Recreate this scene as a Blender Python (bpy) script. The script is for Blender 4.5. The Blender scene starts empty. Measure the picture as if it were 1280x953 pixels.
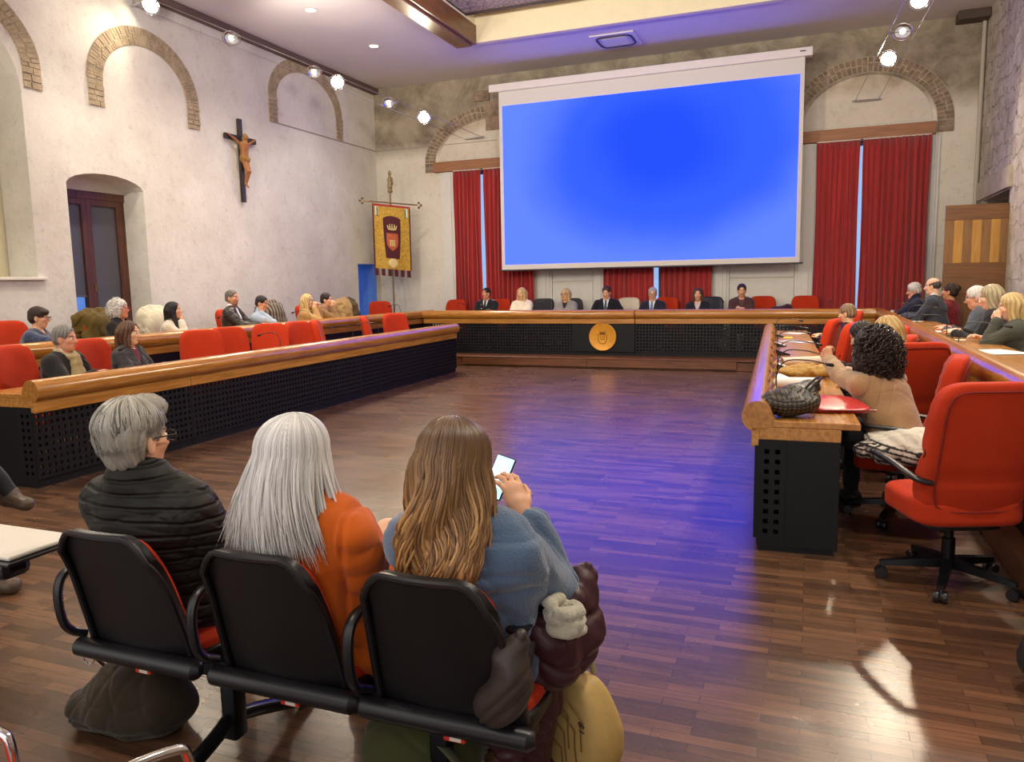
import bpy, bmesh, math, random
import numpy as np
from mathutils import Vector, Matrix, Euler
PI = math.pi
random.seed(7)
SC = bpy.context.scene
COL = SC.collection
R = math.radians

# ------------------------------------------------------------------ materials
_M = {}
def newmat(name):
    m = bpy.data.materials.new(name); m.use_nodes = True
    nt = m.node_tree; b = nt.nodes['Principled BSDF']
    return m, nt, b
def s2l(c):
    return tuple(((x/12.92) if x <= .04045 else ((x+.055)/1.055)**2.4) for x in c[:3])
def hexc(h):
    return s2l([int(h[i:i+2], 16)/255 for i in (0, 2, 4)])
def mat(name, col, rough=.6, metal=0., var=.0, vscale=8., bump=0., bscale=60., spec=None, sheen=0., stretch=None, emit=None, estr=0., coat=0., alpha=None):
    """principled material with procedural noise in colour and bump"""
    if name in _M: return _M[name]
    if isinstance(col, str): col = hexc(col)
    m, nt, b = newmat(name)
    b.inputs['Roughness'].default_value = rough
    b.inputs['Metallic'].default_value = metal
    b.inputs['Base Color'].default_value = (*col, 1)
    if spec is not None: b.inputs['Specular IOR Level'].default_value = spec
    if sheen: b.inputs['Sheen Weight'].default_value = sheen
    if coat: b.inputs['Coat Weight'].default_value = coat
    if alpha is not None: b.inputs['Alpha'].default_value = alpha
    if emit is not None:
        b.inputs['Emission Color'].default_value = (*emit, 1); b.inputs['Emission Strength'].default_value = estr
    if var or bump:
        tc = nt.nodes.new('ShaderNodeTexCoord'); mp = nt.nodes.new('ShaderNodeMapping')
        nt.links.new(tc.outputs['Object'], mp.inputs['Vector'])
        if stretch: mp.inputs['Scale'].default_value = stretch
    if var:
        n = nt.nodes.new('ShaderNodeTexNoise'); n.inputs['Scale'].default_value = vscale; n.inputs['Detail'].default_value = 4
        nt.links.new(mp.outputs[0], n.inputs['Vector'])
        r = nt.nodes.new('ShaderNodeValToRGB')
        r.color_ramp.elements[0].position = .3; r.color_ramp.elements[1].position = .7
        r.color_ramp.elements[0].color = (*[c*(1-var) for c in col], 1)
        r.color_ramp.elements[1].color = (*[min(1, c*(1+var)) for c in col], 1)
        nt.links.new(n.outputs['Fac'], r.inputs['Fac']); nt.links.new(r.outputs[0], b.inputs['Base Color'])
    if bump:
        n2 = nt.nodes.new('ShaderNodeTexNoise'); n2.inputs['Scale'].default_value = bscale; n2.inputs['Detail'].default_value = 3
        nt.links.new(mp.outputs[0], n2.inputs['Vector'])
        bp = nt.nodes.new('ShaderNodeBump'); bp.inputs['Strength'].default_value = bump; bp.inputs['Distance'].default_value = .01
        nt.links.new(n2.outputs['Fac'], bp.inputs['Height']); nt.links.new(bp.outputs[0], b.inputs['Normal'])
    _M[name] = m
    return m
def N(nt, t, **kw):
    n = nt.nodes.new(t)
    for k, v in kw.items():
        if k in n.inputs.keys(): n.inputs[k].default_value = v
        else: setattr(n, k, v)
    return n

def colmat(name, rough=.6, bump=.0, bscale=80., sheen=0., spec=.4, stretch=None):
    """material whose base colour is the mesh's own colour attribute (skin, hair and cloth colours)"""
    if name in _M: return _M[name]
    m, nt, b = newmat(name)
    a = N(nt, 'ShaderNodeAttribute'); a.attribute_name = 'Col'
    nt.links.new(a.outputs['Color'], b.inputs['Base Color'])
    b.inputs['Roughness'].default_value = rough; b.inputs['Specular IOR Level'].default_value = spec
    if sheen: b.inputs['Sheen Weight'].default_value = sheen
    if bump:
        tc = N(nt, 'ShaderNodeTexCoord'); mp = N(nt, 'ShaderNodeMapping')
        if stretch: mp.inputs['Scale'].default_value = stretch
        nt.links.new(tc.outputs['Object'], mp.inputs[0])
        n2 = N(nt, 'ShaderNodeTexNoise', Scale=bscale, Detail=3.)
        nt.links.new(mp.outputs[0], n2.inputs['Vector'])
        bp = N(nt, 'ShaderNodeBump', Strength=bump, Distance=.01)
        nt.links.new(n2.outputs['Fac'], bp.inputs['Height']); nt.links.new(bp.outputs[0], b.inputs['Normal'])
    _M[name] = m
    return m

def wood(name, c1, c2, rough=.35, scale=1., axis=0, coat=0.):
    if name in _M: return _M[name]
    m, nt, b = newmat(name)
    tc = N(nt, 'ShaderNodeTexCoord'); mp = N(nt, 'ShaderNodeMapping')
    s = [14*scale]*3; s[axis] = .9*scale; mp.inputs['Scale'].default_value = s
    nt.links.new(tc.outputs['Object'], mp.inputs[0])
    n = N(nt, 'ShaderNodeTexNoise', Scale=2.2, Detail=6., Roughness=.6, Distortion=.6)
    nt.links.new(mp.outputs[0], n.inputs['Vector'])
    r = N(nt, 'ShaderNodeValToRGB'); e = r.color_ramp.elements
    e[0].position = .32; e[1].position = .68; e[0].color = (*hexc(c1), 1); e[1].color = (*hexc(c2), 1)
    nt.links.new(n.outputs['Fac'], r.inputs['Fac']); nt.links.new(r.outputs[0], b.inputs['Base Color'])
    b.inputs['Roughness'].default_value = rough
    if coat: b.inputs['Coat Weight'].default_value = coat; b.inputs['Coat Roughness'].default_value = .15
    _M[name] = m
    return m

# ------------------------------------------------------------------ objects
def link(o, parent=None):
    COL.objects.link(o)
    if parent is not None: o.parent = parent
    return o
def tag(o, label, cat, group=None):
    o['label'] = label; o['category'] = cat
    if group: o['group'] = group
    return o
def thing(name, label, cat, loc=(0, 0, 0), rz=0., group=None):
    o = bpy.data.objects.new(name, None); o.empty_display_size = .1
    o.location = loc; o.rotation_euler = (0, 0, rz)
    link(o); return tag(o, label, cat, group)
def smooth(me, on=True, angle=None):
    me.polygons.foreach_set('use_smooth', [on]*len(me.polygons))
def obj(name, bm, m, parent=None, sm=False, sharp=None):
    me = bpy.data.meshes.new(name); bmesh.ops.recalc_face_normals(bm, faces=bm.faces[:])
    bm.to_mesh(me); bm.free()
    ms = m if isinstance(m, (list, tuple)) else [m]
    for x in ms: me.materials.append(x)
    if sm:
        smooth(me)
        me.set_sharp_from_angle(angle=R(sharp if sharp else 40))
    return link(bpy.data.objects.new(name, me), parent)
def struct(name, bm, m, sm=False):
    o = obj(name, bm, m, None, sm); o['kind'] = 'structure'; return o
def dup(root, loc=None, rz=None, label=None, group=None):
    r = root.copy(); COL.objects.link(r)
    if loc is not None: r.location = loc
    if rz is not None: r.rotation_euler = (0, 0, rz)
    if label: r['label'] = label
    if group: r['group'] = group
    for ch in list(root.children):
        c = ch.copy(); COL.objects.link(c); c.parent = r
        for g in list(ch.children):
            d = g.copy(); COL.objects.link(d); d.parent = c
    return r

# ------------------------------------------------------------------ shapes (added to a bmesh)
def B(): return bmesh.new()
def add_mesh(bm, verts, faces, mi=0):
    vs = [bm.verts.new(v) for v in verts]
    for f in faces:
        try:
            F = bm.faces.new([vs[i] for i in f]); F.material_index = mi
        except ValueError: pass
    return vs
def box(bm, x0, x1, y0, y1, z0, z1, bev=0., seg=2, mi=0, M=None):
    t = bmesh.new(); bmesh.ops.create_cube(t, size=1)
    for v in t.verts: v.co = Vector(((x0+x1)/2+v.co.x*(x1-x0), (y0+y1)/2+v.co.y*(y1-y0), (z0+z1)/2+v.co.z*(z1-z0)))
    if bev: bmesh.ops.bevel(t, geom=t.edges[:], offset=bev, segments=seg, affect='EDGES', profile=.5)
    merge(bm, t, M, mi)
def merge(bm, t, M=None, mi=0):
    mp = {}
    for v in t.verts: mp[v] = bm.verts.new(M @ v.co if M else v.co)
    for f in t.faces:
        F = bm.faces.new([mp[v] for v in f.verts]); F.material_index = mi
    t.free()
def frames(path, closed=False):
    P = [Vector(p) for p in path]; n = len(P); T = []
    for i in range(n):
        a = P[i-1] if (i > 0 or closed) else P[i]; b = P[(i+1) % n] if (i < n-1 or closed) else P[i]
        t = (b-a); T.append(t.normalized() if t.length > 1e-9 else Vector((0, 0, 1)))
    up = Vector((0, 0, 1)) if abs(T[0].z) < .9 else Vector((1, 0, 0))
    nrm = (up - T[0]*up.dot(T[0])).normalized(); F = []
    for i in range(n):
        nrm = (nrm - T[i]*nrm.dot(T[i]))
        if nrm.length < 1e-6: nrm = T[i].orthogonal()
        nrm.normalize(); F.append((P[i], T[i], nrm, T[i].cross(nrm)))
    return F
def tube(bm, path, r, seg=8, caps=True, flat=1., mi=0, closed=False, up=None):
    F = frames(path, closed); n = len(F); rings = []
    for i, (p, t, a, b) in enumerate(F):
        if up is not None:
            u = Vector(up); a2 = (u - t*u.dot(t))
            if a2.length > 1e-4: a = a2.normalized(); b = t.cross(a)
        rr = r[i] if isinstance(r, (list, tuple)) else r
        rings.append([bm.verts.new(p + a*(rr*flat*math.cos(2*PI*k/seg)) + b*(rr*math.sin(2*PI*k/seg))) for k in range(seg)])
    m = n if closed else n-1
    for i in range(m):
        A, Bq = rings[i], rings[(i+1) % n]
        for k in range(seg):
            f = bm.faces.new((A[k], A[(k+1) % seg], Bq[(k+1) % seg], Bq[k])); f.material_index = mi
    if caps and not closed:
        f = bm.faces.new(rings[0][::-1]); f.material_index = mi
        f = bm.faces.new(rings[-1]); f.material_index = mi
def lathe(bm, prof, seg=20, M=None, mi=0, cap=True):
    rings = []
    for (r, z) in prof:
        ring = []
        for k in range(seg):
            v = Vector((r*math.cos(2*PI*k/seg), r*math.sin(2*PI*k/seg), z))
            ring.append(bm.verts.new(M @ v if M else v))
        rings.append(ring)
    for i in range(len(rings)-1):
        for k in range(seg):
            f = bm.faces.new((rings[i][k], rings[i][(k+1) % seg], rings[i+1][(k+1) % seg], rings[i+1][k])); f.material_index = mi
    if cap:
        f = bm.faces.new(rings[0][::-1]); f.material_index = mi
        f = bm.faces.new(rings[-1]); f.material_index = mi
def prism(bm, pts, axis, a0, a1, mi=0, M=None):
    """extrude 2-D outline pts along axis 0/1/2 from a0 to a1 (pts give the other two coordinates in order)"""
    def P(p, a):
        if axis == 0: v = (a, p[0], p[1])
        elif axis == 1: v = (p[0], a, p[1])
        else: v = (p[0], p[1], a)
        return M @ Vector(v) if M else Vector(v)
    A = [bm.verts.new(P(p, a0)) for p in pts]; C = [bm.verts.new(P(p, a1)) for p in pts]
    n = len(pts)
    for i in range(n):
        f = bm.faces.new((A[i], A[(i+1) % n], C[(i+1) % n], C[i])); f.material_index = mi
    for q in (A[::-1], C):
        f = bm.faces.new(q); f.material_index = mi
def pillow(bm, sx, sy, sz, p=5., n=10, fn=None, M=None, mi=0):
    """soft rounded cushion: Lp ball on a cube grid; fn bends / creases it"""
    t = bmesh.new(); bmesh.ops.create_cube(t, size=2)
    bmesh.ops.subdivide_edges(t, edges=t.edges[:], cuts=n, use_grid_fill=True)
    for v in t.verts:
        q = Vector([math.tan(c*PI/4) if False else c for c in v.co])
        l = (abs(q.x)**p + abs(q.y)**p + abs(q.z)**p)**(1/p)
        q = q/l
        q = Vector((q.x*sx, q.y*sy, q.z*sz))
        v.co = Vector(fn(q)) if fn else q
    merge(bm, t, M, mi)
def loft(bm, rings, caps=True, mi=0):
    V = [[bm.verts.new(p) for p in r] for r in rings]; n = len(V[0])
    for i in range(len(V)-1):
        for k in range(n):
            f = bm.faces.new((V[i][k], V[i][(k+1) % n], V[i+1][(k+1) % n], V[i+1][k])); f.material_index = mi
    if caps:
        bm.faces.new(V[0][::-1]); bm.faces.new(V[-1])
def sheet(bm, f, nu, nv, thick=0.0, mi=0):
    """grid surface f(u,v) given thickness along its normals"""
    P = [[Vector(f(i/nu, j/nv)) for j in range(nv+1)] for i in range(nu+1)]
    def nrm(i, j):
        a = P[min(i+1, nu)][j]-P[max(i-1, 0)][j]; b = P[i][min(j+1, nv)]-P[i][max(j-1, 0)]
        n = a.cross(b); return n.normalized() if n.length > 1e-12 else Vector((0, 0, 1))
    A = [[bm.verts.new(P[i][j]) for j in range(nv+1)] for i in range(nu+1)]
    for i in range(nu):
        for j in range(nv):
            bm.faces.new((A[i][j], A[i+1][j], A[i+1][j+1], A[i][j+1])).material_index = mi
    if thick:
        C = [[bm.verts.new(P[i][j]-nrm(i, j)*thick) for j in range(nv+1)] for i in range(nu+1)]
        for i in range(nu):
            for j in range(nv):
                bm.faces.new((C[i][j+1], C[i+1][j+1], C[i+1][j], C[i][j])).material_index = mi
        for i in range(nu):
            bm.faces.new((A[i][0], C[i][0], C[i+1][0], A[i+1][0])); bm.faces.new((A[i+1][nv], C[i+1][nv], C[i][nv], A[i][nv]))
        for j in range(nv):
            bm.faces.new((A[0][j+1], C[0][j+1], C[0][j], A[0][j])); bm.faces.new((A[nu][j], C[nu][j], C[nu][j+1], A[nu][j+1]))
def bez(pts, n=16):
    """smooth curve through the given points"""
    P = [Vector(p) for p in pts]; out = []
    Q = [P[0]*2-P[1]] + P + [P[-1]*2-P[-2]]
    for i in range(1, len(Q)-2):
        for k in range(n):
            t = k/n
            out.append(.5*((2*Q[i])+(Q[i+1]-Q[i-1])*t+(2*Q[i-1]-5*Q[i]+4*Q[i+1]-Q[i+2])*t*t+(3*Q[i]-Q[i-1]-3*Q[i+1]+Q[i+2])*t**3))
    out.append(P[-1]); return out
def holed(bm, outer, holes, P3, depth=None, mi=0, mi_rev=0):
    """flat wall with holes; P3 maps (u,v,d) to 3-D; depth gives the reveals of each hole"""
    edges = []
    for loop in [outer]+[h for h in holes]:
        vs = [bm.verts.new(P3(u, v, 0)) for (u, v) in loop]
        for i in range(len(vs)): edges.append(bm.edges.new((vs[i], vs[(i+1) % len(vs)])))
    r = bmesh.ops.triangle_fill(bm, edges=edges, use_beauty=True)
    for g in r['geom']:
        if isinstance(g, bmesh.types.BMFace): g.material_index = mi
    for k, h in enumerate(holes):
        d = depth[k] if isinstance(depth, (list, tuple)) else depth
        if not d: continue
        A = [bm.verts.new(P3(u, v, 0)) for (u, v) in h]; C = [bm.verts.new(P3(u, v, d)) for (u, v) in h]
        n = len(h)
        for i in range(n): bm.faces.new((A[i], A[(i+1) % n], C[(i+1) % n], C[i])).material_index = mi_rev
# ------------------------------------------------------------------ the hall
XL, XR, YB, ZC = -9.70, 2.72, 16.2, 6.15      # left wall, right wall, back wall, ceiling
YF = -3.0                                     # the hall's near end, behind the camera, left open
PZ = .17                                      # platform under the outer rows

def plaster(name, c1, c2, upper=None, zline=4.76, sc=1.3, bump=.25):
    m, nt, b = newmat(name)
    tc = N(nt, 'ShaderNodeTexCoord')
    n = N(nt, 'ShaderNodeTexNoise', Scale=sc, Detail=8., Roughness=.65); nt.links.new(tc.outputs['Object'], n.inputs['Vector'])
    r = N(nt, 'ShaderNodeValToRGB'); e = r.color_ramp.elements
    e[0].position = .35; e[1].position = .66; e[0].color = (*hexc(c1), 1); e[1].color = (*hexc(c2), 1)
    nt.links.new(n.outputs['Fac'], r.inputs['Fac'])
    last = r.outputs[0]
    n3 = N(nt, 'ShaderNodeTexNoise', Scale=9., Detail=6., Roughness=.7); nt.links.new(tc.outputs['Object'], n3.inputs['Vector'])
    r3 = N(nt, 'ShaderNodeValToRGB'); e = r3.color_ramp.elements
    e[0].position = .30; e[1].position = .45; e[0].color = (.80, .80, .80, 1); e[1].color = (1, 1, 1, 1)
    nt.links.new(n3.outputs['Fac'], r3.inputs['Fac'])
    mx = N(nt, 'ShaderNodeMixRGB', blend_type='MULTIPLY'); mx.inputs[0].default_value = .8
    nt.links.new(last, mx.inputs[1]); nt.links.new(r3.outputs[0], mx.inputs[2]); last = mx.outputs[0]
    if upper:
        sep = N(nt, 'ShaderNodeSeparateXYZ'); nt.links.new(tc.outputs['Object'], sep.inputs[0])
        n2 = N(nt, 'ShaderNodeTexNoise', Scale=.9, Detail=6.); nt.links.new(tc.outputs['Object'], n2.inputs['Vector'])
        ad = N(nt, 'ShaderNodeMath', operation='MULTIPLY_ADD'); ad.inputs[1].default_value = upper[3]; nt.links.new(n2.outputs['Fac'], ad.inputs[0]); nt.links.new(sep.outputs['Z'], ad.inputs[2])
        mr = N(nt, 'ShaderNodeMapRange'); mr.inputs['From Min'].default_value = zline+upper[3]*.5-upper[2]; mr.inputs['From Max'].default_value = zline+upper[3]*.5+upper[2]
        nt.links.new(ad.outputs[0], mr.inputs['Value'])
        r2 = N(nt, 'ShaderNodeValToRGB'); e = r2.color_ramp.elements
        e[0].position = .36; e[1].position = .64; e[0].color = (*hexc(upper[0]), 1); e[1].color = (*hexc(upper[1]), 1)
        n4 = N(nt, 'ShaderNodeTexNoise', Scale=1.6, Detail=9., Roughness=.7, Distortion=.5); nt.links.new(tc.outputs['Object'], n4.inputs['Vector'])
        nt.links.new(n4.outputs['Fac'], r2.inputs['Fac'])
        m2 = N(nt, 'ShaderNodeMixRGB'); nt.links.new(mr.outputs[0], m2.inputs[0]); nt.links.new(last, m2.inputs[1]); nt.links.new(r2.outputs[0], m2.inputs[2])
        last = m2.outputs[0]
    nt.links.new(last, b.inputs['Base Color'])
    b.inputs['Roughness'].default_value = .9; b.inputs['Specular IOR Level'].default_value = .15
    nb = N(nt, 'ShaderNodeTexNoise', Scale=14., Detail=8., Roughness=.65); nt.links.new(tc.outputs['Object'], nb.inputs['Vector'])
    bp = N(nt, 'ShaderNodeBump', Strength=bump, Distance=.04); nt.links.new(nb.outputs['Fac'], bp.inputs['Height']); nt.links.new(bp.outputs[0], b.inputs['Normal'])
    return m
M_wall = plaster('plaster_white', 'd5d1c7', 'e5e2d9')
M_back = plaster('plaster_back', 'd9d3c4', 'e4dfd2', upper=('7f7466', 'b0a591', .22, .55), zline=4.70)
M_reveal = mat('plaster_reveal', 'd3cec6', .9, var=.05, vscale=3, bump=.15, bscale=30)

# floor: narrow parquet strips laid across the hall
def floor_mat():
    m, nt, b = newmat('parquet')
    tc = N(nt, 'ShaderNodeTexCoord')
    br = N(nt, 'ShaderNodeTexBrick'); br.offset = .37; br.offset_frequency = 2; br.squash = 1.
    br.inputs['Scale'].default_value = 1.; br.inputs['Mortar Size'].default_value = .0012; br.inputs['Mortar Smooth'].default_value = .1
    br.inputs['Brick Width'].default_value = .36; br.inputs['Row Height'].default_value = .055; br.inputs['Bias'].default_value = -.1
    br.inputs['Color1'].default_value = (*hexc('4b3526'), 1); br.inputs['Color2'].default_value = (*hexc('76543c'), 1); br.inputs['Mortar'].default_value = (*hexc('1c110b'), 1)
    nt.links.new(tc.outputs['Object'], br.inputs['Vector'])
    mp = N(nt, 'ShaderNodeMapping'); mp.inputs['Scale'].default_value = (1.6, 16, 1); nt.links.new(tc.outputs['Object'], mp.inputs[0])
    n = N(nt, 'ShaderNodeTexNoise', Scale=2., Detail=6., Roughness=.65); nt.links.new(mp.outputs[0], n.inputs['Vector'])
    r = N(nt, 'ShaderNodeValToRGB'); e = r.color_ramp.elements; e[0].position = .3; e[1].position = .72
    e[0].color = (.62, .62, .62, 1); e[1].color = (1.25, 1.2, 1.15, 1); nt.links.new(n.outputs['Fac'], r.inputs['Fac'])
    mx = N(nt, 'ShaderNodeMixRGB', blend_type='MULTIPLY'); mx.inputs[0].default_value = 1.
    nt.links.new(br.outputs['Color'], mx.inputs[1]); nt.links.new(r.outputs[0], mx.inputs[2])
    nt.links.new(mx.outputs[0], b.inputs['Base Color'])
    mr = N(nt, 'ShaderNodeMapRange'); mr.inputs['To Min'].default_value = .20; mr.inputs['To Max'].default_value = .34
    n5 = N(nt, 'ShaderNodeTexNoise', Scale=1.1, Detail=5.); nt.links.new(tc.outputs['Object'], n5.inputs['Vector'])
    nt.links.new(n5.outputs['Fac'], mr.inputs['Value']); nt.links.new(mr.outputs[0], b.inputs['Roughness'])
    bp = N(nt, 'ShaderNodeBump', Strength=.12, Distance=.004); nt.links.new(br.outputs['Fac'], bp.inputs['Height']); bp.invert = True
    nt.links.new(bp.outputs[0], b.inputs['Normal'])
    b.inputs['Specular IOR Level'].default_value = .8
    return m
M_floor = floor_mat()
bm = B(); box(bm, XL-1.2, XR+1.5, YF, YB+.6, -.2, 0); struct('floor', bm, M_floor)
M_step = wood('step_wood', '4a2a19', '74452a', .4)
bm = B(); box(bm, XL, XR, 13.83, YB, 0, PZ, .01, 1); struct('platform_back', bm, M_step)
bm = B(); box(bm, XL, -7.80, YF, 13.83, 0, PZ, .01, 1); struct('platform_left', bm, M_step)
bm = B(); box(bm, 1.02, XR, YF+2, 13.83, 0, PZ, .01, 1); struct('platform_right', bm, M_step)
bm = B()
for x0, x1 in ((-6.45, -3.9), (-3.9, -1.2)): box(bm, x0, x1, 13.79, 13.83, .03, PZ+.012, .006, 1)
box(bm, -6.6, -.6, 13.78, 13.95, PZ+.001, PZ+.03, .006, 1); struct('trim_1', bm, M_step)

# ---- left wall with arched niche, window and corner opening
def arc(cu, cv, ru, rv, a0, a1, n=20): return [(cu+ru*math.cos(a0+(a1-a0)*i/n), cv+rv*math.sin(a0+(a1-a0)*i/n)) for i in range(n+1)]
PL = lambda u, v, d: (XL-d, u, v)
niche = [(5.0, 1.80), (7.38, 1.80), (7.38, 4.22)] + arc(6.19, 4.22, 1.19, 1.0, 0, PI, 22)[1:-1] + [(5.0, 4.22)]
win = [(7.92, .55), (9.25, .55), (9.25, 3.13)] + arc(8.585, 3.10, .665, .20, .12, PI-.12, 10) + [(7.92, 3.13)]
cor = [(15.22, .17), (16.0, .17), (16.0, 2.12), (15.22, 2.12)]
bm = B(); holed(bm, [(YF, 0), (YB, 0), (YB, ZC), (YF, ZC)], [niche, win, cor], PL, [.55, .52, .5])
struct('wall_left', bm, [M_wall])
bm = B(); box(bm, XL-.60, XL-.56, 4.8, 7.6, 1.6, 5.5); struct('trim_2', bm, mat('niche_back', 'cfc6a8', .9, var=.06, bump=.2))
bm = B(); box(bm, XL-.02, XL+.06, 4.9, 7.47, 1.765, 1.805, .008); struct('trim_3', bm, mat('sill', 'e6e2d8', .7, var=.03))
# dark timber beam along the top of the left wall
bm = B(); box(bm, XL+.0, XL+.15, YF, 16.18, 6.03, 6.15, .01, 1); struct('beam_left', bm, wood('beam_dark', '54433f', '6f5b54', .6, axis=1))

# rough brick / stone arches flush in the plaster: separate voussoirs on a mortar bed
M_brick = mat('old_brick', 'ab9a80', .95, var=.24, vscale=7, bump=.6, bscale=25)
M_brick2 = mat('old_brick_dark', '8d7a69', .95, var=.35, vscale=9, bump=.6, bscale=30)
M_mortar = mat('mortar', 'b3a88f', .95, var=.12, bump=.4)
def arch(name, cu, cv, ru, rv, w, a0, a1, P3, m, stub=0., nb=34, rows=2, rnd=0):
    rg = random.Random(rnd); bm = B(); bed = B()
    n = 40; L = []
    for i in range(n+1):
        a = a0+(a1-a0)*i/n; c, s = math.cos(a), math.sin(a)
        L.append([P3(cu+(ru+k*w)*c, cv+(rv+k*w)*s, d) for (k, d) in ((0, .05), (0, -.004), (1, -.004), (1, .05))])
    loft(bed, L)
    for sd, a in ((0, a0), (1, a1)):
        if stub and abs(math.sin(a)) < .25:
            c = math.cos(a); u0, u1 = sorted((cu+ru*c, cu+(ru+w)*c))
            prismP(bed, [(u0, cv-stub), (u1, cv-stub), (u1, cv), (u0, cv)], P3, .05, -.004)
            nn = max(2, int(stub/.075))
            for k in range(nn):
                z0 = cv-stub+stub*k/nn; q = rg.uniform(.35, .65)
                for ua, ub in ((u0, u0+(u1-u0)*q), (u0+(u1-u0)*q, u1)):
                    d = -.012-rg.random()*.02
                    prismP(bm, [(ua+.008, z0+.006), (ub-.008, z0+.006), (ub-.008, z0+stub/nn-.006), (ua+.008, z0+stub/nn-.006)], P3, .02, d)
    for i in range(nb):
        b0 = a0+(a1-a0)*(i+.08)/nb; b1 = a0+(a1-a0)*(i+.92)/nb
        cuts = [0]+sorted([min(.9, max(.1, (k+1)/rows+rg.uniform(-.18, .18))) for k in range(rows-1)])+[1]
        for j in range(rows):
            k0, k1 = cuts[j]+.03, cuts[j+1]-.03
            d = -.008-rg.random()*.012
            q = [(cu+(ru+k*w)*math.cos(a), cv+(rv+k*w)*math.sin(a)) for (k, a) in ((k0, b0), (k1, b0+rg.uniform(-.006, .006)), (k1, b1), (k0, b1))]
            prismP(bm, q, P3, .02, d)
    for f in bed.faces: f.material_index = 1
    merge_keep(bm, bed)
    return struct(name, bm, [m, M_mortar])
def merge_keep(bm, t):
    mp = {v: bm.verts.new(v.co) for v in t.verts}
    for f in t.faces: bm.faces.new([mp[v] for v in f.verts]).material_index = f.material_index
    t.free()
def prismP(bm, q, P3, d0, d1):
    A = [bm.verts.new(P3(u, v, d0)) for u, v in q]; s = .94
    cu = sum(p[0] for p in q)/len(q); cv = sum(p[1] for p in q)/len(q)
    C = [bm.verts.new(P3(cu+(u-cu)*s, cv+(v-cv)*s, d1)) for u, v in q]; n = len(q)
    for i in range(n): bm.faces.new((A[i], A[(i+1) % n], C[(i+1) % n], C[i]))
    bm.faces.new(C); bm.faces.new(A[::-1])
arch('trim_4', 6.19, 4.55, 1.22, .80, .28, -.0, PI*.75, PL, M_brick, .28, 38, 2, 1)
arch('trim_5', 9.47, 4.63, .80, .68, .28, 0, PI, PL, M_brick, .38, 56, 2, 2)
arch('trim_6', 13.60, 5.22, .98, .66, .26, 0, PI, PL, M_brick, .48, 60, 2, 3)

# window in the left wall: brown frame, two leaves with blinds, blue evening light behind
M_frame = wood('window_wood', '462a20', '6b4236', .5, axis=2)
M_blue = mat('evening_sky', (.05, .16, .5), .6, emit=(.12, .28, .75), estr=.8)
M_glass = mat('window_glass', (.9, .95, 1), .03); M_glass.node_tree.nodes['Principled BSDF'].inputs['Transmission Weight'].default_value = 1.
w1 = thing('window_1', 'brown wooden window with half lowered blinds in deep arched recess', 'window', (XL-.48, 7.92, .55)); w1['kind'] = 'structure'
def addp(name, parent, m, f, sm=False):
    bm = B(); f(bm); return obj(name, bm, m, parent, sm)
def wf(bm):
    box(bm, -.05, .05, -.02, .08, 0, 2.50, .008); box(bm, -.05, .05, 1.25, 1.35, 0, 2.50, .008)
    box(bm, -.05, .07, -.02, 1.35, 2.42, 2.54, .008); box(bm, -.05, .05, .08, 1.25, .0, .1, .008);
addp('window_frame', w1, M_frame, wf)
addp('head_panel', w1, M_reveal, lambda bm: box(bm, -.03, .06, -.02, 1.35, 2.52, 2.84))
for y0, y1 in ((.08, .63), (.63, 1.25)):
    def lf(bm):
        for a, b_, c, d in ((y0, y0+.085, .1, 2.42), (y1-.085, y1, .1, 2.42), (y0+.085, y1-.085, 2.33, 2.42), (y0+.085, y1-.085, .1, .2)): box(bm, -.02, .07, a, b_, c, d, .006)
    l_ = addp('leaf', w1, M_frame, lf)
    def pn(bm): box(bm, -.005, .003, y0+.085, y1-.085, .2, 2.33)
    addp('pane', l_, M_glass, pn)
    zb = 1.0 if y0 < .3 else .24
    def bl(bm):
        k = 0
        z = 2.335
        while z > zb:
            q_ = .027 if z > .75 else .017; box(bm, .02, .03, y0+.09, y1-.09, z-q_, z); z -= .025
        box(bm, .012, .045, y0+.088, y1-.088, zb-.03, zb, .004)
    addp('blind', l_, mat('blind_grey', '5d5f6b', .55), bl)
def hd(bm): tube(bm, [(.075, .655, 1.15), (.10, .655, 1.15), (.10, .655, 1.05)], .009)
addp('handle', w1, mat('brass', 'a8802f', .3, .9), hd)
bm = B(); box(bm, XL-.75, XL-.74, 7.5, 9.7, .3, 3.6); o = struct('window_2', bm, M_blue)
bm = B(); box(bm, XL-.53, XL-.5, 15.2, 16.05, .1, 2.2); struct('window_3', bm, M_blue)  # glowing sheet added for the blue light in the corner recess
bm = B(); box(bm, XL-.50, XL-.0, 15.985, 16.0, .17, 2.12); struct('trim_7', bm, mat('reveal_light_tint', '5f86c4', .8, var=.08))  # blue light falling on the corner jamb is put into its colour

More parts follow.
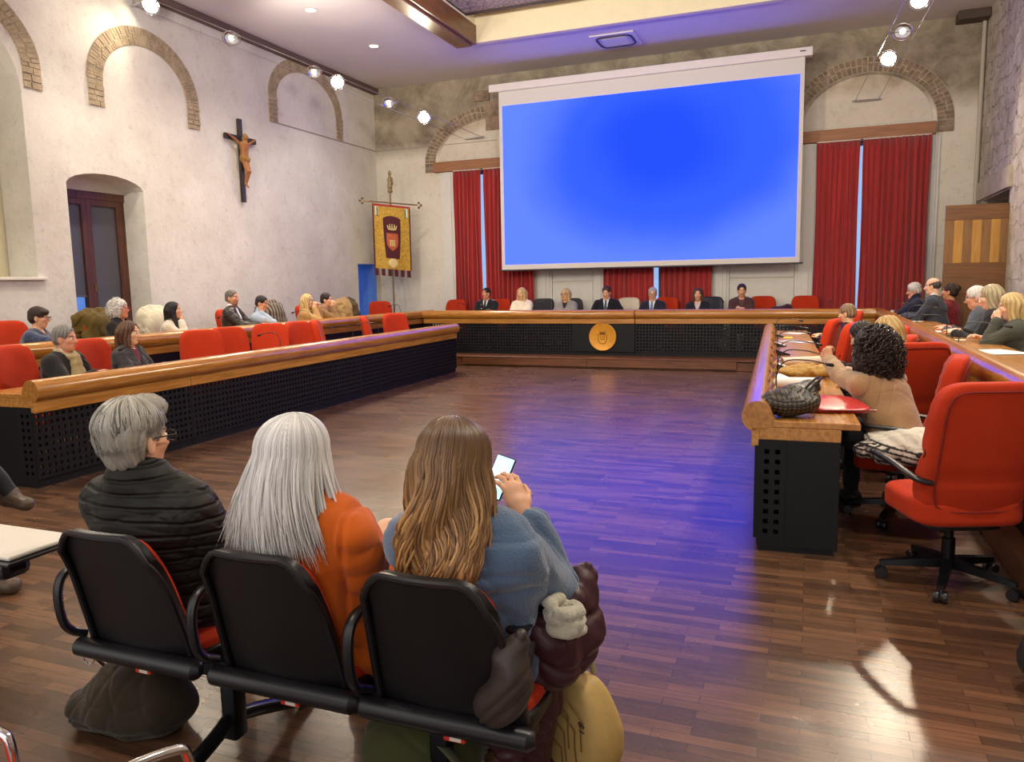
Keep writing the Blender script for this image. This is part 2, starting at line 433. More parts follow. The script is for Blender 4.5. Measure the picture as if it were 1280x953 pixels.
# ---- back wall with three curtained windows
wins = ((-7.60, -5.70, 4.16), (-4.10, -1.90, 4.16), (.06, 1.95, 4.16))
bm = B(); PB = lambda u, v, d: (u, YB+d, v)
holed(bm, [(XL, 0), (XR, 0), (XR, ZC), (XL, ZC)], [[(a+.1, .3), (b-.1, .3), (b-.1, z), (a+.1, z)] for a, b, z in wins], PB, .3)
struct('wall_back', bm, M_back)
M_day = mat('daylight_pane', (.35, .55, .8), .4, emit=(.33, .55, .95), estr=.75)
M_wf = mat('white_paint', 'd9d8d2', .6, var=.03)
for i, (a, b_, z) in enumerate(wins):
    w = thing('window_%d' % (i+4), 'tall pale window behind red curtains', 'window', ((a+b_)/2, YB+.2, .3)); w['kind'] = 'structure'
    hw = (b_-a)/2-.1; h = z-.3
    addp('pane', w, M_day, lambda bm: box(bm, -hw, hw, .06, .07, 0, h))
    def fr(bm):
        for x in (-hw, -.05, hw-.07): box(bm, x, x+.07+(.03 if x == -.05 else 0), -.02, .05, 0, h, .006)
        for zz in (0, h-.08): box(bm, -hw, hw, -.02, .045, zz, zz+.08, .006)
    addp('window_frame', w, mat('window_grey', '5b6072', .5), fr)
# white stepped pilaster strips beside the windows and the white dado panels under the screen
for i, (x0, x1) in enumerate(((-8.02, -7.60), (-5.70, -5.35), (-4.42, -4.10), (-1.90, -1.58), (-.34, .04), (1.95, 2.08))):
    bm = B(); box(bm, x0, x1, YB-.04, YB, PZ, 4.14, .004)
    box(bm, x0+.05, x1-.05, YB-.065, YB-.04, PZ, 4.14, .004)
    if x1-x0 > .2: box(bm, x0+.13, x1-.13, YB-.085, YB-.065, PZ, 4.14, .004)
    struct('trim_%d' % (8+i), bm, M_wf)
for i, (x0, x1) in enumerate(((-5.35, -4.42), (-1.58, -.34))):
    bm = B()
    for z0, z1 in ((PZ, .9), (.93, 1.6), (1.63, 2.3)): box(bm, x0+.01, x1-.01, YB-.03, YB, z0, z1, .006)
    struct('trim_%d' % (14+i), bm, M_wf)
M_lintel = wood('lintel_wood', '8a5d3f', 'a97750', .55)
for i, (x0, x1) in enumerate(((-8.14, -5.3), (-4.6, -1.5), (-.55, 1.99))):
    bm = B(); box(bm, x0, x1, YB-.13, YB+.0, 4.15, 4.37, .012); struct('lintel_%d' % (i+1), bm, M_lintel)
PA = lambda u, v, d: (u, YB+d, v)
arch('trim_16', -6.63, 4.38, 1.50, .90, .27, 0, PI, PA, M_brick2, .22, 44, 2, 4)
arch('trim_17', .83, 4.40, 1.18, .96, .28, 0, PI, PA, M_brick2, .22, 44, 2, 5)
M_lun = plaster('lunette', 'd2cabb', 'ddd6c8', upper=('b3a389', 'd5cdbc', .1, .6), zline=5.0)
for i, (cu, ru, rv) in enumerate(((-6.63, 1.50, .90), (.83, 1.18, .96))):
    bm = B(); q = arc(cu, 4.38, ru-.005, rv-.005, 0, PI, 30); prismP(bm, q, PA, .05, -.006); struct('trim_%d' % (18+i), bm, M_lun)
# painted line between the lower plaster and the rough upper plaster
bm = B(); box(bm, XL, -8.25, YB-.012, YB, 4.745, 4.765); box(bm, -8.1, -6.6, YB-.012, YB, 4.755, 4.77)
box(bm, XL, XL+.012, 12.4, YB, 4.745, 4.765); struct('trim_20', bm, mat('line_grey', '9a9284', .8))
# ledges of old timber stubs left of the screen
bm = B(); box(bm, -7.12, -6.75, YB-.05, YB, 5.62, 5.84, .01); box(bm, -6.86, -6.4, YB-.03, YB, 4.98, 5.60, .01); struct('trim_21', bm, M_brick2)

# ---- right wall: rough stone, with a door opening
def stone_mat():
    m, nt, b = newmat('stone_wall')
    tc = N(nt, 'ShaderNodeTexCoord'); mp = N(nt, 'ShaderNodeMapping'); nt.links.new(tc.outputs['Object'], mp.inputs[0])
    mp.inputs['Rotation'].default_value = (0, 0, 0)
    sp = N(nt, 'ShaderNodeSeparateXYZ'); cb = N(nt, 'ShaderNodeCombineXYZ'); nt.links.new(mp.outputs[0], sp.inputs[0])
    nz = N(nt, 'ShaderNodeTexNoise', Scale=2.6, Detail=6., Roughness=.6); nt.links.new(tc.outputs['Object'], nz.inputs['Vector'])
    wz = N(nt, 'ShaderNodeMath', operation='MULTIPLY_ADD'); wz.inputs[1].default_value = .55; nt.links.new(nz.outputs['Fac'], wz.inputs[0]); nt.links.new(sp.outputs['Z'], wz.inputs[2])
    wy = N(nt, 'ShaderNodeMath', operation='MULTIPLY_ADD'); wy.inputs[1].default_value = .5; nt.links.new(nz.outputs['Fac'], wy.inputs[0]); nt.links.new(sp.outputs['Y'], wy.inputs[2]); nt.links.new(wy.outputs[0], cb.inputs[0]); nt.links.new(wz.outputs[0], cb.inputs[1])
    br = N(nt, 'ShaderNodeTexBrick'); br.offset = .43; br.inputs['Scale'].default_value = 1.
    br.inputs['Brick Width'].default_value = .52; br.inputs['Row Height'].default_value = .26; br.inputs['Mortar Size'].default_value = .008; br.inputs['Mortar Smooth'].default_value = 1.
    br.inputs['Color1'].default_value = (*hexc('dcd4c7'), 1); br.inputs['Color2'].default_value = (*hexc('e6dfd3'), 1); br.inputs['Mortar'].default_value = (*hexc('b8ae9d'), 1)
    nt.links.new(cb.outputs[0], br.inputs['Vector'])
    n = N(nt, 'ShaderNodeTexNoise', Scale=3., Detail=9., Roughness=.7); nt.links.new(tc.outputs['Object'], n.inputs['Vector'])
    r = N(nt, 'ShaderNodeValToRGB'); e = r.color_ramp.elements; e[0].position = .3; e[1].position = .65; e[0].color = (.62, .59, .53, 1); e[1].color = (1, 1, 1, 1)
    nt.links.new(n.outputs['Fac'], r.inputs['Fac'])
    mx = N(nt, 'ShaderNodeMixRGB', blend_type='MULTIPLY'); mx.inputs[0].default_value = 1; nt.links.new(br.outputs['Color'], mx.inputs[1]); nt.links.new(r.outputs[0], mx.inputs[2])
    nt.links.new(mx.outputs[0], b.inputs['Base Color']); b.inputs['Roughness'].default_value = .95; b.inputs['Specular IOR Level'].default_value = .1
    b1 = N(nt, 'ShaderNodeBump', Strength=.9, Distance=.05); nt.links.new(br.outputs['Fac'], b1.inputs['Height']); b1.invert = True
    n2 = N(nt, 'ShaderNodeTexNoise', Scale=11., Detail=9., Roughness=.7); nt.links.new(tc.outputs['Object'], n2.inputs['Vector'])
    b2 = N(nt, 'ShaderNodeBump', Strength=.9, Distance=.06); nt.links.new(n2.outputs['Fac'], b2.inputs['Height']); nt.links.new(b1.outputs[0], b2.inputs['Normal']); nt.links.new(b2.outputs[0], b.inputs['Normal'])
    return m
M_stone = stone_mat()
PR = lambda u, v, d: (XR+d, u, v)
bm = B(); holed(bm, [(YF, 0), (YB, 0), (YB, ZC), (YF, ZC)], [[(13.72, PZ), (15.75, PZ), (15.75, 2.88), (13.72, 2.88)]], PR, .7)
struct('wall_right', bm, M_stone)
bm = B(); box(bm, XR-.05, XR+.02, 13.6, 16.0, 2.90, 3.22, .012); struct('lintel_4', bm, mat('stone_lintel', 'bdb29d', .9, var=.15, bump=.5))
bm = B(); box(bm, XR+.72, XR+.76, 13.3, 16.2, 0, 3.2); struct('trim_22', bm, mat('dark_passage', '1a1614', .9))  # near-black sheet: the darkness of the opening is put into its colour
bm = B(); tube(bm, [(XR-.05, YB-.06, PZ), (XR-.05, YB-.06, ZC)], .035, 10); struct('trim_23', bm, mat('pipe_grey', 'bdb6a6', .6), True)
bm = B(); box(bm, XR-.5, XR, YB-.35, YB, 6.0, ZC, .02); struct('beam_right', bm, mat('beam_brown', '4f4238', .7, var=.2))
d = thing('door_1', 'wooden door with inlaid vertical strips standing open at the stone wall', 'door', (1.88, 13.66, PZ)); d['kind'] = 'structure'
M_d1 = wood('door_brown', '63401f', '82562a', .45, axis=0); M_d2 = wood('door_strip_dark', '76522a', '926a36', .45, axis=2); M_d3 = wood('door_strip_light', 'a8782e', 'c4923f', .45, axis=2)
def dl(bm):
    box(bm, 0, .86, 0, .05, 2.27, 2.50, .006); box(bm, 0, .86, 0, .05, .02, 1.62, .006)
addp('door_rail', d, M_d1, dl)
for k, m_ in ((0, M_d2), (1, M_d3)):
    def ds(bm):
        for q in range(7):
            if q % 2 == k: box(bm, q*.86/7, (q+1)*.86/7, .003, .047, 1.62, 2.27, .003)
    addp('door_strip', d, m_, ds)
addp('door_handle', d, mat('brass', 'a8802f', .3, .9), lambda bm: tube(bm, [(.09, 0, 1.02), (.09, -.05, 1.02), (.2, -.055, 1.02)], .011))

# ---- ceiling: smooth, with a recess holding painted panels edged by a timber beam
M_ceil = mat('ceiling_paint', 'd8d3d6', .85, var=.02, vscale=1.5)
bm = B(); PC = lambda u, v, d: (u, v, ZC+d)
holed(bm, [(XL, YF), (XR, YF), (XR, YB), (XL, YB)], [[(-6.05, 2.0), (-.6, 2.0), (-.6, 13.9), (-6.05, 13.9)]], PC, .0)
struct('ceiling', bm, M_ceil)
M_cream = mat('cream_paint', 'e9e0c4', .8, var=.03)
bm = B()
box(bm, -6.2, -.6, 13.86, 13.98, ZC-.04, 6.62); box(bm, -.62, -.5, 2, 13.98, ZC-.0, 6.62); box(bm, -6.2, -.6, 1.9, 2.0, ZC, 6.62)
box(bm, -6.3, -.5, 1.9, 13.98, 6.62, 6.66); box(bm, -6.12, -6.045, 1.9, 13.98, ZC-.02, 6.62); struct('trim_24', bm, M_cream)
M_bw = wood('coffer_wood', '5b3a20', '86592f', .3, axis=1)
bm = B(); box(bm, -6.46, -6.02, 2, 13.85, 6.07, 6.42, .01); box(bm, -6.41, -6.09, 2, 13.80, 6.03, 6.075, .02); struct('beam_coffer', bm, M_bw)
def fresco():
    m, nt, b = newmat('painted_panel')
    tc = N(nt, 'ShaderNodeTexCoord'); sp = N(nt, 'ShaderNodeSeparateXYZ'); nt.links.new(tc.outputs['Object'], sp.inputs[0])
    v = N(nt, 'ShaderNodeTexVoronoi', Scale=9.); nt.links.new(tc.outputs['Object'], v.inputs['Vector']); v.feature = 'DISTANCE_TO_EDGE'
    r = N(nt, 'ShaderNodeValToRGB'); e = r.color_ramp.elements; e[0].position = .02; e[1].position = .12; e[0].color = (*hexc('8f806b'), 1); e[1].color = (*hexc('c8bba4'), 1)
    nt.links.new(v.outputs['Distance'], r.inputs['Fac'])
    ln = N(nt, 'ShaderNodeVectorMath', operation='LENGTH'); mp = N(nt, 'ShaderNodeMapping'); mp.inputs['Scale'].default_value = (1/.95, 1/1.1, 1)
    nt.links.new(tc.outputs['Object'], mp.inputs[0]); nt.links.new(mp.outputs[0], ln.inputs[0])
    r2 = N(nt, 'ShaderNodeValToRGB'); r2.color_ramp.interpolation = 'CONSTANT'
    for p_, c in ((0, 'd8925a'), (.62, 'd9a877'), (.74, 'c9b79a'), (.82, '000000')):
        if p_ == 0: el = r2.color_ramp.elements[0]
        else: el = r2.color_ramp.elements.new(p_)
        el.position = p_; el.color = (*hexc(c), 1)
    nt.links.new(ln.outputs['Value'], r2.inputs['Fac'])
    lt = N(nt, 'ShaderNodeMath', operation='LESS_THAN'); lt.inputs[1].default_value = .82; nt.links.new(ln.outputs['Value'], lt.inputs[0])
    mx = N(nt, 'ShaderNodeMixRGB'); nt.links.new(lt.outputs[0], mx.inputs[0]); nt.links.new(r.outputs[0], mx.inputs[1]); nt.links.new(r2.outputs[0], mx.inputs[2])
    nz = N(nt, 'ShaderNodeTexNoise', Scale=4., Detail=6.); nt.links.new(tc.outputs['Object'], nz.inputs['Vector'])
    rz = N(nt, 'ShaderNodeValToRGB'); rz.color_ramp.elements[0].color = (.75, .72, .7, 1); rz.color_ramp.elements[1].color = (1.1, 1.1, 1.1, 1); nt.links.new(nz.outputs['Fac'], rz.inputs['Fac'])
    m3 = N(nt, 'ShaderNodeMixRGB', blend_type='MULTIPLY'); m3.inputs[0].default_value = 1; nt.links.new(mx.outputs[0], m3.inputs[1]); nt.links.new(rz.outputs[0], m3.inputs[2])
    nt.links.new(m3.outputs[0], b.inputs['Base Color']); b.inputs['Roughness'].default_value = .7
    return m
for i, (cx, lab) in enumerate(((-4.93, 'painted ceiling panel with an oval medallion beside the timber beam'), (-2.35, 'painted ceiling panel barely in view at the top edge'))):
    p = thing('ceiling_painting', lab, 'painting', (cx, 12.15, 6.50))
    addp('canvas', p, fresco(), lambda bm: box(bm, -1.12, 1.12, -1.25, 1.25, 0, .02))
    def fm(bm):
        for a, b_, c, d_ in ((-1.17, 1.17, -1.30, -1.24), (-1.17, 1.17, 1.24, 1.30), (-1.17, -1.11, -1.24, 1.24), (1.11, 1.17, -1.24, 1.24)): box(bm, a, b_, c, d_, -.03, .12, .008)
    addp('frame', p, mat('panel_frame', '3e3030', .5), fm)
# ------------------------------------------------------------------ curtains and screen
def velvet():
    m, nt, b = newmat('red_velvet')
    tc = N(nt, 'ShaderNodeTexCoord'); mp = N(nt, 'ShaderNodeMapping'); mp.inputs['Scale'].default_value = (30, 30, .6); nt.links.new(tc.outputs['Object'], mp.inputs[0])
    n = N(nt, 'ShaderNodeTexNoise', Scale=1., Detail=4.); nt.links.new(mp.outputs[0], n.inputs['Vector'])
    r = N(nt, 'ShaderNodeValToRGB'); r.color_ramp.elements[0].color = (*hexc('8a181b'), 1); r.color_ramp.elements[1].color = (*hexc('bb2a2b'), 1)
    r.color_ramp.elements[0].position = .3; r.color_ramp.elements[1].position = .7
    nt.links.new(n.outputs['Fac'], r.inputs['Fac']); nt.links.new(r.outputs[0], b.inputs['Base Color'])
    b.inputs['Roughness'].default_value = .75; b.inputs['Sheen Weight'].default_value = .3
    return m
M_velvet = velvet()
def curtain(x0, x1, lab, seed, nf):
    rg = random.Random(seed); w = x1-x0; H = 4.13-PZ-.02
    ph = [rg.uniform(0, 6.28) for _ in range(4)]
    def f(u, v):
        a = .040+.016*math.sin(3.1*u*w+ph[0])
        s = math.sin(2*PI*nf*u+.5*math.sin(5*u+ph[1])+.5*math.sin(2.2*v+ph[2]+4*u))
        y = a*s+.012*math.sin(2*PI*nf*2.3*u+ph[3]+v)
        x = w*u+.012*math.sin(v*5+ph[1]+u*9)*(v < 1)
        return (x, y*(1-.35*v), H*v)
    o = thing('curtain', lab, 'curtain', (x0, YB-.165, PZ+.02), 0, 'red velvet curtains of the end wall')
    bm = B(); sheet(bm, f, int(nf*14), 14, .004); obj('cloth', bm, M_velvet, o, True, 180)
    bm = B(); box(bm, 0, w, -.02, .02, H-.004, H+.0165, .003); obj('heading_track', bm, mat('track_white', 'cfcac0', .5), o)
curtain(-7.62, -6.945, 'red curtain left of the blue gap in the left window', 1, 7)
curtain(-6.885, -5.70, 'red curtain hanging partly behind the screen, right of the left window gap', 2, 12)
curtain(-4.14, -3.10, 'red curtain below the screen behind the grey haired man with glasses', 3, 9)
curtain(-2.94, -1.90, 'red curtain below the screen behind the brown haired woman', 4, 9)
curtain(-.0, .75, 'narrower red curtain of the right window, nearest the screen', 5, 8)
curtain(.795, 1.92, 'wider red curtain of the right window, next to the bare wall', 6, 11)

scr = thing('projection_screen', 'large white roll-down projection screen showing a plain blue picture', 'projection screen', (-3.29, 15.62, 1.90))
M_sw = mat('screen_white', 'dcdad8', .8); M_case = mat('screen_case', 'e4dedd', .45, var=.02)
def blue_pic():
    m, nt, b = newmat('blue_projection')
    tc = N(nt, 'ShaderNodeTexCoord'); mp = N(nt, 'ShaderNodeMapping'); nt.links.new(tc.outputs['Object'], mp.inputs[0])
    mp.inputs['Location'].default_value = (-.45/2.7, 0, -2.35/1.9); mp.inputs['Scale'].default_value = (1/2.7, 0, 1/1.9); mp.inputs['Rotation'].default_value = (0, 0, 0)
    ln = N(nt, 'ShaderNodeVectorMath', operation='LENGTH'); nt.links.new(mp.outputs[0], ln.inputs[0])
    nz = N(nt, 'ShaderNodeTexNoise', Scale=.5, Detail=2.); nt.links.new(tc.outputs['Object'], nz.inputs['Vector'])
    ad = N(nt, 'ShaderNodeMath', operation='MULTIPLY_ADD'); ad.inputs[1].default_value = .45; nt.links.new(nz.outputs['Fac'], ad.inputs[0]); nt.links.new(ln.outputs['Value'], ad.inputs[2])
    r = N(nt, 'ShaderNodeValToRGB'); r.color_ramp.interpolation = 'EASE'; e = r.color_ramp.elements
    e[0].position = .30; e[0].color = (.0, .026, 1, 1); e[1].position = .98; e[1].color = (.043, .090, 1, 1)
    x = e.new(.62); x.color = (.008, .042, 1, 1)
    sc = N(nt, 'ShaderNodeMath', operation='MULTIPLY'); sc.inputs[1].default_value = .68; nt.links.new(ad.outputs[0], sc.inputs[0])
    nt.links.new(sc.outputs[0], r.inputs['Fac'])
    b.inputs['Base Color'].default_value = (.02, .02, .02, 1); b.inputs['Roughness'].default_value = .9; b.inputs['Specular IOR Level'].default_value = 0
    nt.links.new(r.outputs[0], b.inputs['Emission Color']); b.inputs['Emission Strength'].default_value = 2.3
    return m
def f(bm): box(bm, -3.02, 3.04, 0, .006, 0, 3.74)
addp('canvas', scr, M_sw, f)
def f(bm): box(bm, -2.945, 2.965, -.004, -.001, .11, 3.43)
addp('projected_picture', scr, blue_pic(), f)
def f(bm): box(bm, -3.22, 3.17, -.07, .10, 3.72, 3.875, .012)
o = addp('housing', scr, M_case, f)
def f(bm): box(bm, 2.95, 3.05, -.076, -.068, 3.80, 3.82, .002)
addp('maker_plate', o, mat('plate_dark', '2a2a2e', .4), f)
def f(bm):
    tube(bm, [(-3.06, .003, -.012), (3.10, .003, -.012)], .018, 10)
addp('bottom_bar', scr, mat('bar_dark', '3a3a42', .4), f)
def f(bm):
    for x in (-3.0, 3.0): box(bm, x-.04, x+.04, .10, .58, 3.76, 3.82, .004)
addp('wall_bracket', scr, M_case, f)

# ------------------------------------------------------------------ desks
M_rail = wood('desk_wood', '8f5a20', 'c08438', .22, axis=0, coat=.35)
M_top = wood('desk_top_wood', '9c662a', 'c68e48', .25, axis=0, coat=.3)
M_blackp = mat('desk_black', '0d0d13', .5, spec=.3, var=.1, bump=.05)
def holes_panel(bm, x0, x1, z0, z1, y0, y1, p=.06, h=.028):
    nx = max(1, int((x1-x0)/p)); nz = max(1, int((z1-z0)/p)); mx = (x1-x0-nx*p)/2; mz = (z1-z0-nz*p)/2
    cache = {}
    def V(x, y, z):
        k = (round(x, 5), round(y, 5), round(z, 5))
        if k not in cache: cache[k] = bm.verts.new((x, y, z))
        return cache[k]
    def quad(*c):
        try: bm.faces.new([V(*q) for q in c])
        except ValueError: pass
    for y in (y0, y1):
        for (a, b_, c, d_) in ((x0, x1, z0, z0+mz), (x0, x1, z1-mz, z1), (x0, x0+mx, z0+mz, z1-mz), (x1-mx, x1, z0+mz, z1-mz)):
            if b_-a > 1e-6 and d_-c > 1e-6: add_mesh(bm, [(a, y, c), (b_, y, c), (b_, y, d_), (a, y, d_)], [(0, 1, 2, 3)])
    for i in range(nx):
        for k in range(nz):
            a = x0+mx+i*p; c = z0+mz+k*p; q = (p-h)/2
            O = [(a, c), (a+p, c), (a+p, c+p), (a, c+p)]; I = [(a+q, c+q), (a+p-q, c+q), (a+p-q, c+p-q), (a+q, c+p-q)]
            for e in range(4):
                g = (e+1) % 4
                for y in (y0, y1): quad((O[e][0], y, O[e][1]), (O[g][0], y, O[g][1]), (I[g][0], y, I[g][1]), (I[e][0], y, I[e][1]))
                quad((I[e][0], y0, I[e][1]), (I[g][0], y0, I[g][1]), (I[g][0], y1, I[g][1]), (I[e][0], y1, I[e][1]))
    add_mesh(bm, [(x0, y0, z0), (x1, y0, z0), (x1, y1, z0), (x0, y1, z0), (x0, y0, z1), (x1, y0, z1), (x1, y1, z1), (x0, y1, z1)], [(0, 1, 5, 4)[::-1] if False else (0, 3, 2, 1), (4, 5, 6, 7), (0, 4, 7, 3), (1, 2, 6, 5)])
def rail_prof(dy=0.):
    q = [(.085-.088*math.cos(a), .805+.092*math.sin(a)) for a in [PI*(-.42+1.2*k/14) for k in range(15)]]
    return [(y+dy, z) for y, z in q]+[(.185+dy, .785), (.16+dy, .735)]
def desk(name, lab, loc, rz, L, cuts=(), near_end=True, far_end=True, panel=True, group=None, proud=None, hole=True):
    d = thing(name, lab, 'desk', loc, rz, group)
    cs = [0]+list(cuts)+[L]
    for i in range(len(cs)-1):
        a, b_ = cs[i]+.002, cs[i+1]-.002
        pr = -.05 if proud is not None and i == proud else 0.
        addp('rail', d, M_rail, lambda bm: prism(bm, rail_prof(pr), 0, a, b_), True)
        addp('apron', d, M_top, lambda bm: box(bm, a, b_, .055+pr, .10, .625, .74, .004))
        addp('desk_top', d, M_top, lambda bm: box(bm, a, b_, .16, .64, .742, .782, .006))
        addp('under_rail', d, M_top, lambda bm: box(bm, a, b_, .10, .54, .67, .742, .003))
        if hole and pr == 0:
            addp('perforated_panel', d, M_blackp, lambda bm: holes_panel(bm, a, b_, .075, .635, .075, .095))
        else:
            addp('front_panel', d, M_blackp, lambda bm: box(bm, a, b_, .075+pr*.6, .095, .075, .635, .004))
        addp('plinth', d, M_blackp, lambda bm: box(bm, a, b_, .10, .16, .0, .10))
    for e, x in ((near_end, 0), (far_end, L-.035)):
        if e:
            def ep(bm):
                box(bm, x, x+.035, .25, .54, .03, .67, .003); box(bm, x+.004, x+.03, .12, .52, 0, .03); box(bm, x, x+.035, .095, .25, .645, .67); box(bm, x, x+.035, .095, .25, .03, .075)
                t_ = bmesh.new(); holes_panel(t_, .095, .25, .075, .645, 0, .035); merge(bm, t_, Matrix.Translation((x+.035, 0, 0)) @ Matrix.Rotation(PI/2, 4, 'Z'))
            addp('end_panel', d, M_blackp, ep)
    if len(cuts):
        for x in cuts: addp('partition', d, M_blackp, lambda bm: box(bm, x-.015, x+.015, .16, .45, .0, .67))
    return d
PBACK, PBL = 14.52, -7.72
D_li = desk('council_desk', 'long inner desk on the left with wooden rail and black perforated front', (-5.79, 4.30, 0), PI/2+.0293, 8.50, (1.75, 5.1))
D_ri = desk('council_desk', 'inner desk on the right strewn with papers and bags', (-.705, 12.9, 0), -PI/2+.0410, 8.29, (3.3, 5.8))
D_lo = desk('council_desk', 'outer raised desk on the left nearest the white wall', (PBL, 2.6, PZ), PI/2, 12.56, (2.1, 5.2, 8.6), hole=False, far_end=False)
D_ro = desk('council_desk', 'outer raised desk on the right nearest the stone wall', (1.02, 15.16, PZ), -PI/2, 11.0, (3.4, 7.2), hole=False, near_end=False)
D_b = desk('council_desk', 'presiding desk on the step under the screen with a round golden crest', (PBL, PBACK, PZ), 0, 1.02-PBL, (3.32, 4.56), proud=1, near_end=False, far_end=False)
# golden crest on the middle of the presiding desk
def crest():
    c = bpy.data.objects.new('crest_disc', None); 
    cx, cz = 3.93, .37
    M = Matrix.Translation((cx, .03, cz)) @ Matrix.Rotation(PI/2, 4, 'X')
    bm = B(); lathe(bm, [(.262, 0), (.272, .004), (.272, .018), (.262, .024), (.25, .020), (.0005, .020)], 48, M)
    gold = mat('crest_gold', 'd8962c', .35, .25, var=.1, vscale=14); dark = mat('crest_engraving', '7a4a14', .5, .2)
    o = obj('crest_disc', bm, gold, D_b, True)
    yv = .03-.020
    def Pq(x, z, d=.004): return (cx+x, yv-d, cz+z)
    bm = B()
    out = [(-.085, .045), (.085, .045), (.085, -.05), (.07, -.095), (.04, -.125), (0, -.14), (-.04, -.125), (-.07, -.095), (-.085, -.05)]
    tube(bm, [Pq(x, z) for x, z in out], .005, 6, closed=True)
    tube(bm, [Pq(-.05, -.045), Pq(.05, -.045)], .004, 6)
    for x in (-.045, .0, .04): tube(bm, [Pq(x, -.03), Pq(x, .005+.012*(x > .03)), Pq(x+.014, .008)], .004, 6)
    obj('shield', bm, dark, o, True)
    bm = B()
    tube(bm, [Pq(-.055, .065), Pq(.055, .065)], .010, 8)
    tube(bm, [Pq(-.055, .08), Pq(.055, .08)], .004, 8)
    for x in (-.05, -.025, 0, .025, .05): tube(bm, [Pq(x, .08), Pq(x*1.15, .112)], [.007, .003], 6)
    obj('crown', bm, dark, o, True)
crest()

# ------------------------------------------------------------------ swivel chairs
def fabric_red():
    m, nt, b = newmat('red_wool')
    tc = N(nt, 'ShaderNodeTexCoord')
    n = N(nt, 'ShaderNodeTexNoise', Scale=5., Detail=5.); nt.links.new(tc.outputs['Object'], n.inputs['Vector'])
    r = N(nt, 'ShaderNodeValToRGB'); r.color_ramp.elements[0].color = (*hexc('a92b12'), 1); r.color_ramp.elements[1].color = (*hexc('c23c1a'), 1)
    nt.links.new(n.outputs['Fac'], r.inputs['Fac']); nt.links.new(r.outputs[0], b.inputs['Base Color'])
    b.inputs['Roughness'].default_value = .85; b.inputs['Sheen Weight'].default_value = .06; b.inputs['Specular IOR Level'].default_value = .2; b.inputs['Sheen Roughness'].default_value = .4
    n2 = N(nt, 'ShaderNodeTexNoise', Scale=160., Detail=2.); nt.links.new(tc.outputs['Object'], n2.inputs['Vector'])
    bp = N(nt, 'ShaderNodeBump', Strength=.15, Distance=.004); nt.links.new(n2.outputs['Fac'], bp.inputs['Height']); nt.links.new(bp.outputs[0], b.inputs['Normal'])
    return m
M_red = fabric_red()
M_seam = mat('seam_dark_red', '7d1a0c', .8)
M_plast = mat('black_plastic', '17161a', .35); M_plast2 = mat('black_metal', '1b1b20', .3, .6); M_chrome = mat('chrome', 'd8d8dc', .12, 1.)
def back_fn(q):
    x, y, z = q.x, q.y, q.z
    lean = math.tan(R(11))
    y2 = y + .035*(x/.25)**2 - lean*z
    w = 1-.07*max(0, z/.34)**2
    for zc, dp in ((-.13, .032),):
        y2 -= dp*math.exp(-((z-zc-.10*(x/.25)**2*(1 if y > 0 else 0))/.022)**2)*(1 if y > .0 else -.35)
    if y > 0: y2 += .03*math.exp(-((z+.21)/.12)**2)
    if abs(x) > .2: y2 += .003*math.sin(z*70+x*9)
    return (x*w, y2, z)
def make_chair(lab, cols=None, group='red swivel chairs'):
    t = thing('swivel_chair', lab, 'chair', (0, 0, 0), 0, group)
    red = cols or M_red
    M1 = Matrix.Translation((0, -.245, .755))
    bm = B(); pillow(bm, .262, .062, .345, 5.5, 18, back_fn, M1); b = obj('backrest', bm, red, t, True, 180)
    bm = B(); ring = []
    lean = math.tan(R(11))
    for k in range(48):
        a = 2*PI*k/48; c, s = math.cos(a), math.sin(a); l = (abs(c)**7+abs(s)**7)**(1/7)
        x, z = .222*c/l, .305*s/l
        ring.append((x, -.245+.035*(x/.25)**2-.0605-lean*z, .755+z))
    tube(bm, ring, .005, 6, closed=True); obj('seam', bm, M_seam if not cols else cols, b, True)
    def sf(q):
        z = q.z+.012*(q.y/.25)**2*(1 if q.z > 0 else 0) - .02*max(0, q.y/.25)**3
        return (q.x*(1-.05*(q.y/.25)), q.y, z)
    bm = B(); pillow(bm, .262, .262, .075, 5, 14, sf, Matrix.Translation((0, .02, .43))); obj('seat', bm, red, t, True, 180)
    bm = B(); pillow(bm, .19, .16, .03, 5, 6, None, Matrix.Translation((0, -.02, .355))); obj('seat_shell', bm, M_plast, t, True, 180)
    for s in (-1, 1):
        bm = B()
        tube(bm, bez([(s*.295, .20, .655), (s*.315, .17, .662), (s*.32, 0, .655), (s*.32, -.16, .635), (s*.305, -.215, .62), (s*.262, -.235, .605), (s*.235, -.24, .60)], 5), .021, 10, flat=.7, up=(0, 0, 1))
        obj('armrest', bm, M_plast, t, True)
    bm = B(); lathe(bm, [(.032, .08), (.032, .24), (.022, .245), (.022, .36)], 14); box(bm, -.09, .09, -.13, .12, .335, .365, .01); obj('column', bm, M_plast2, t, True)
    for k in range(5):
        a = 2*PI*k/5+.35; c, s = math.cos(a), math.sin(a)
        M = Matrix.Rotation(a, 4, 'Z')
        bm = B()
        loft(bm, [[M @ Vector((x, y*w, z)) for y, z in ((-.028, z0), (.028, z0), (.024, z1), (-.024, z1))] for x, w, z0, z1 in ((.02, 1, .085, .135), (.16, .9, .08, .118), (.31, .7, .068, .095), (.325, .5, .07, .09))])
        l = obj('base_arm', bm, M_plast2, t, True)
        bm = B()
        for e in (-.018, .018):
            Mw = M @ Matrix.Translation((.315, e, .03)) @ Matrix.Rotation(PI/2, 4, 'X')
            lathe(bm, [(.012, -.012), (.028, -.012), (.030, -.006), (.030, .006), (.028, .012), (.012, .012)], 14, Mw)
        tube(bm, [M @ Vector((.30, 0, .08)), M @ Vector((.315, 0, .03))], .008, 8)
        obj('caster', bm, M_plast, l, True)
    return t
chair0 = make_chair('red swivel chair pulled out in the right foreground, seen from behind')
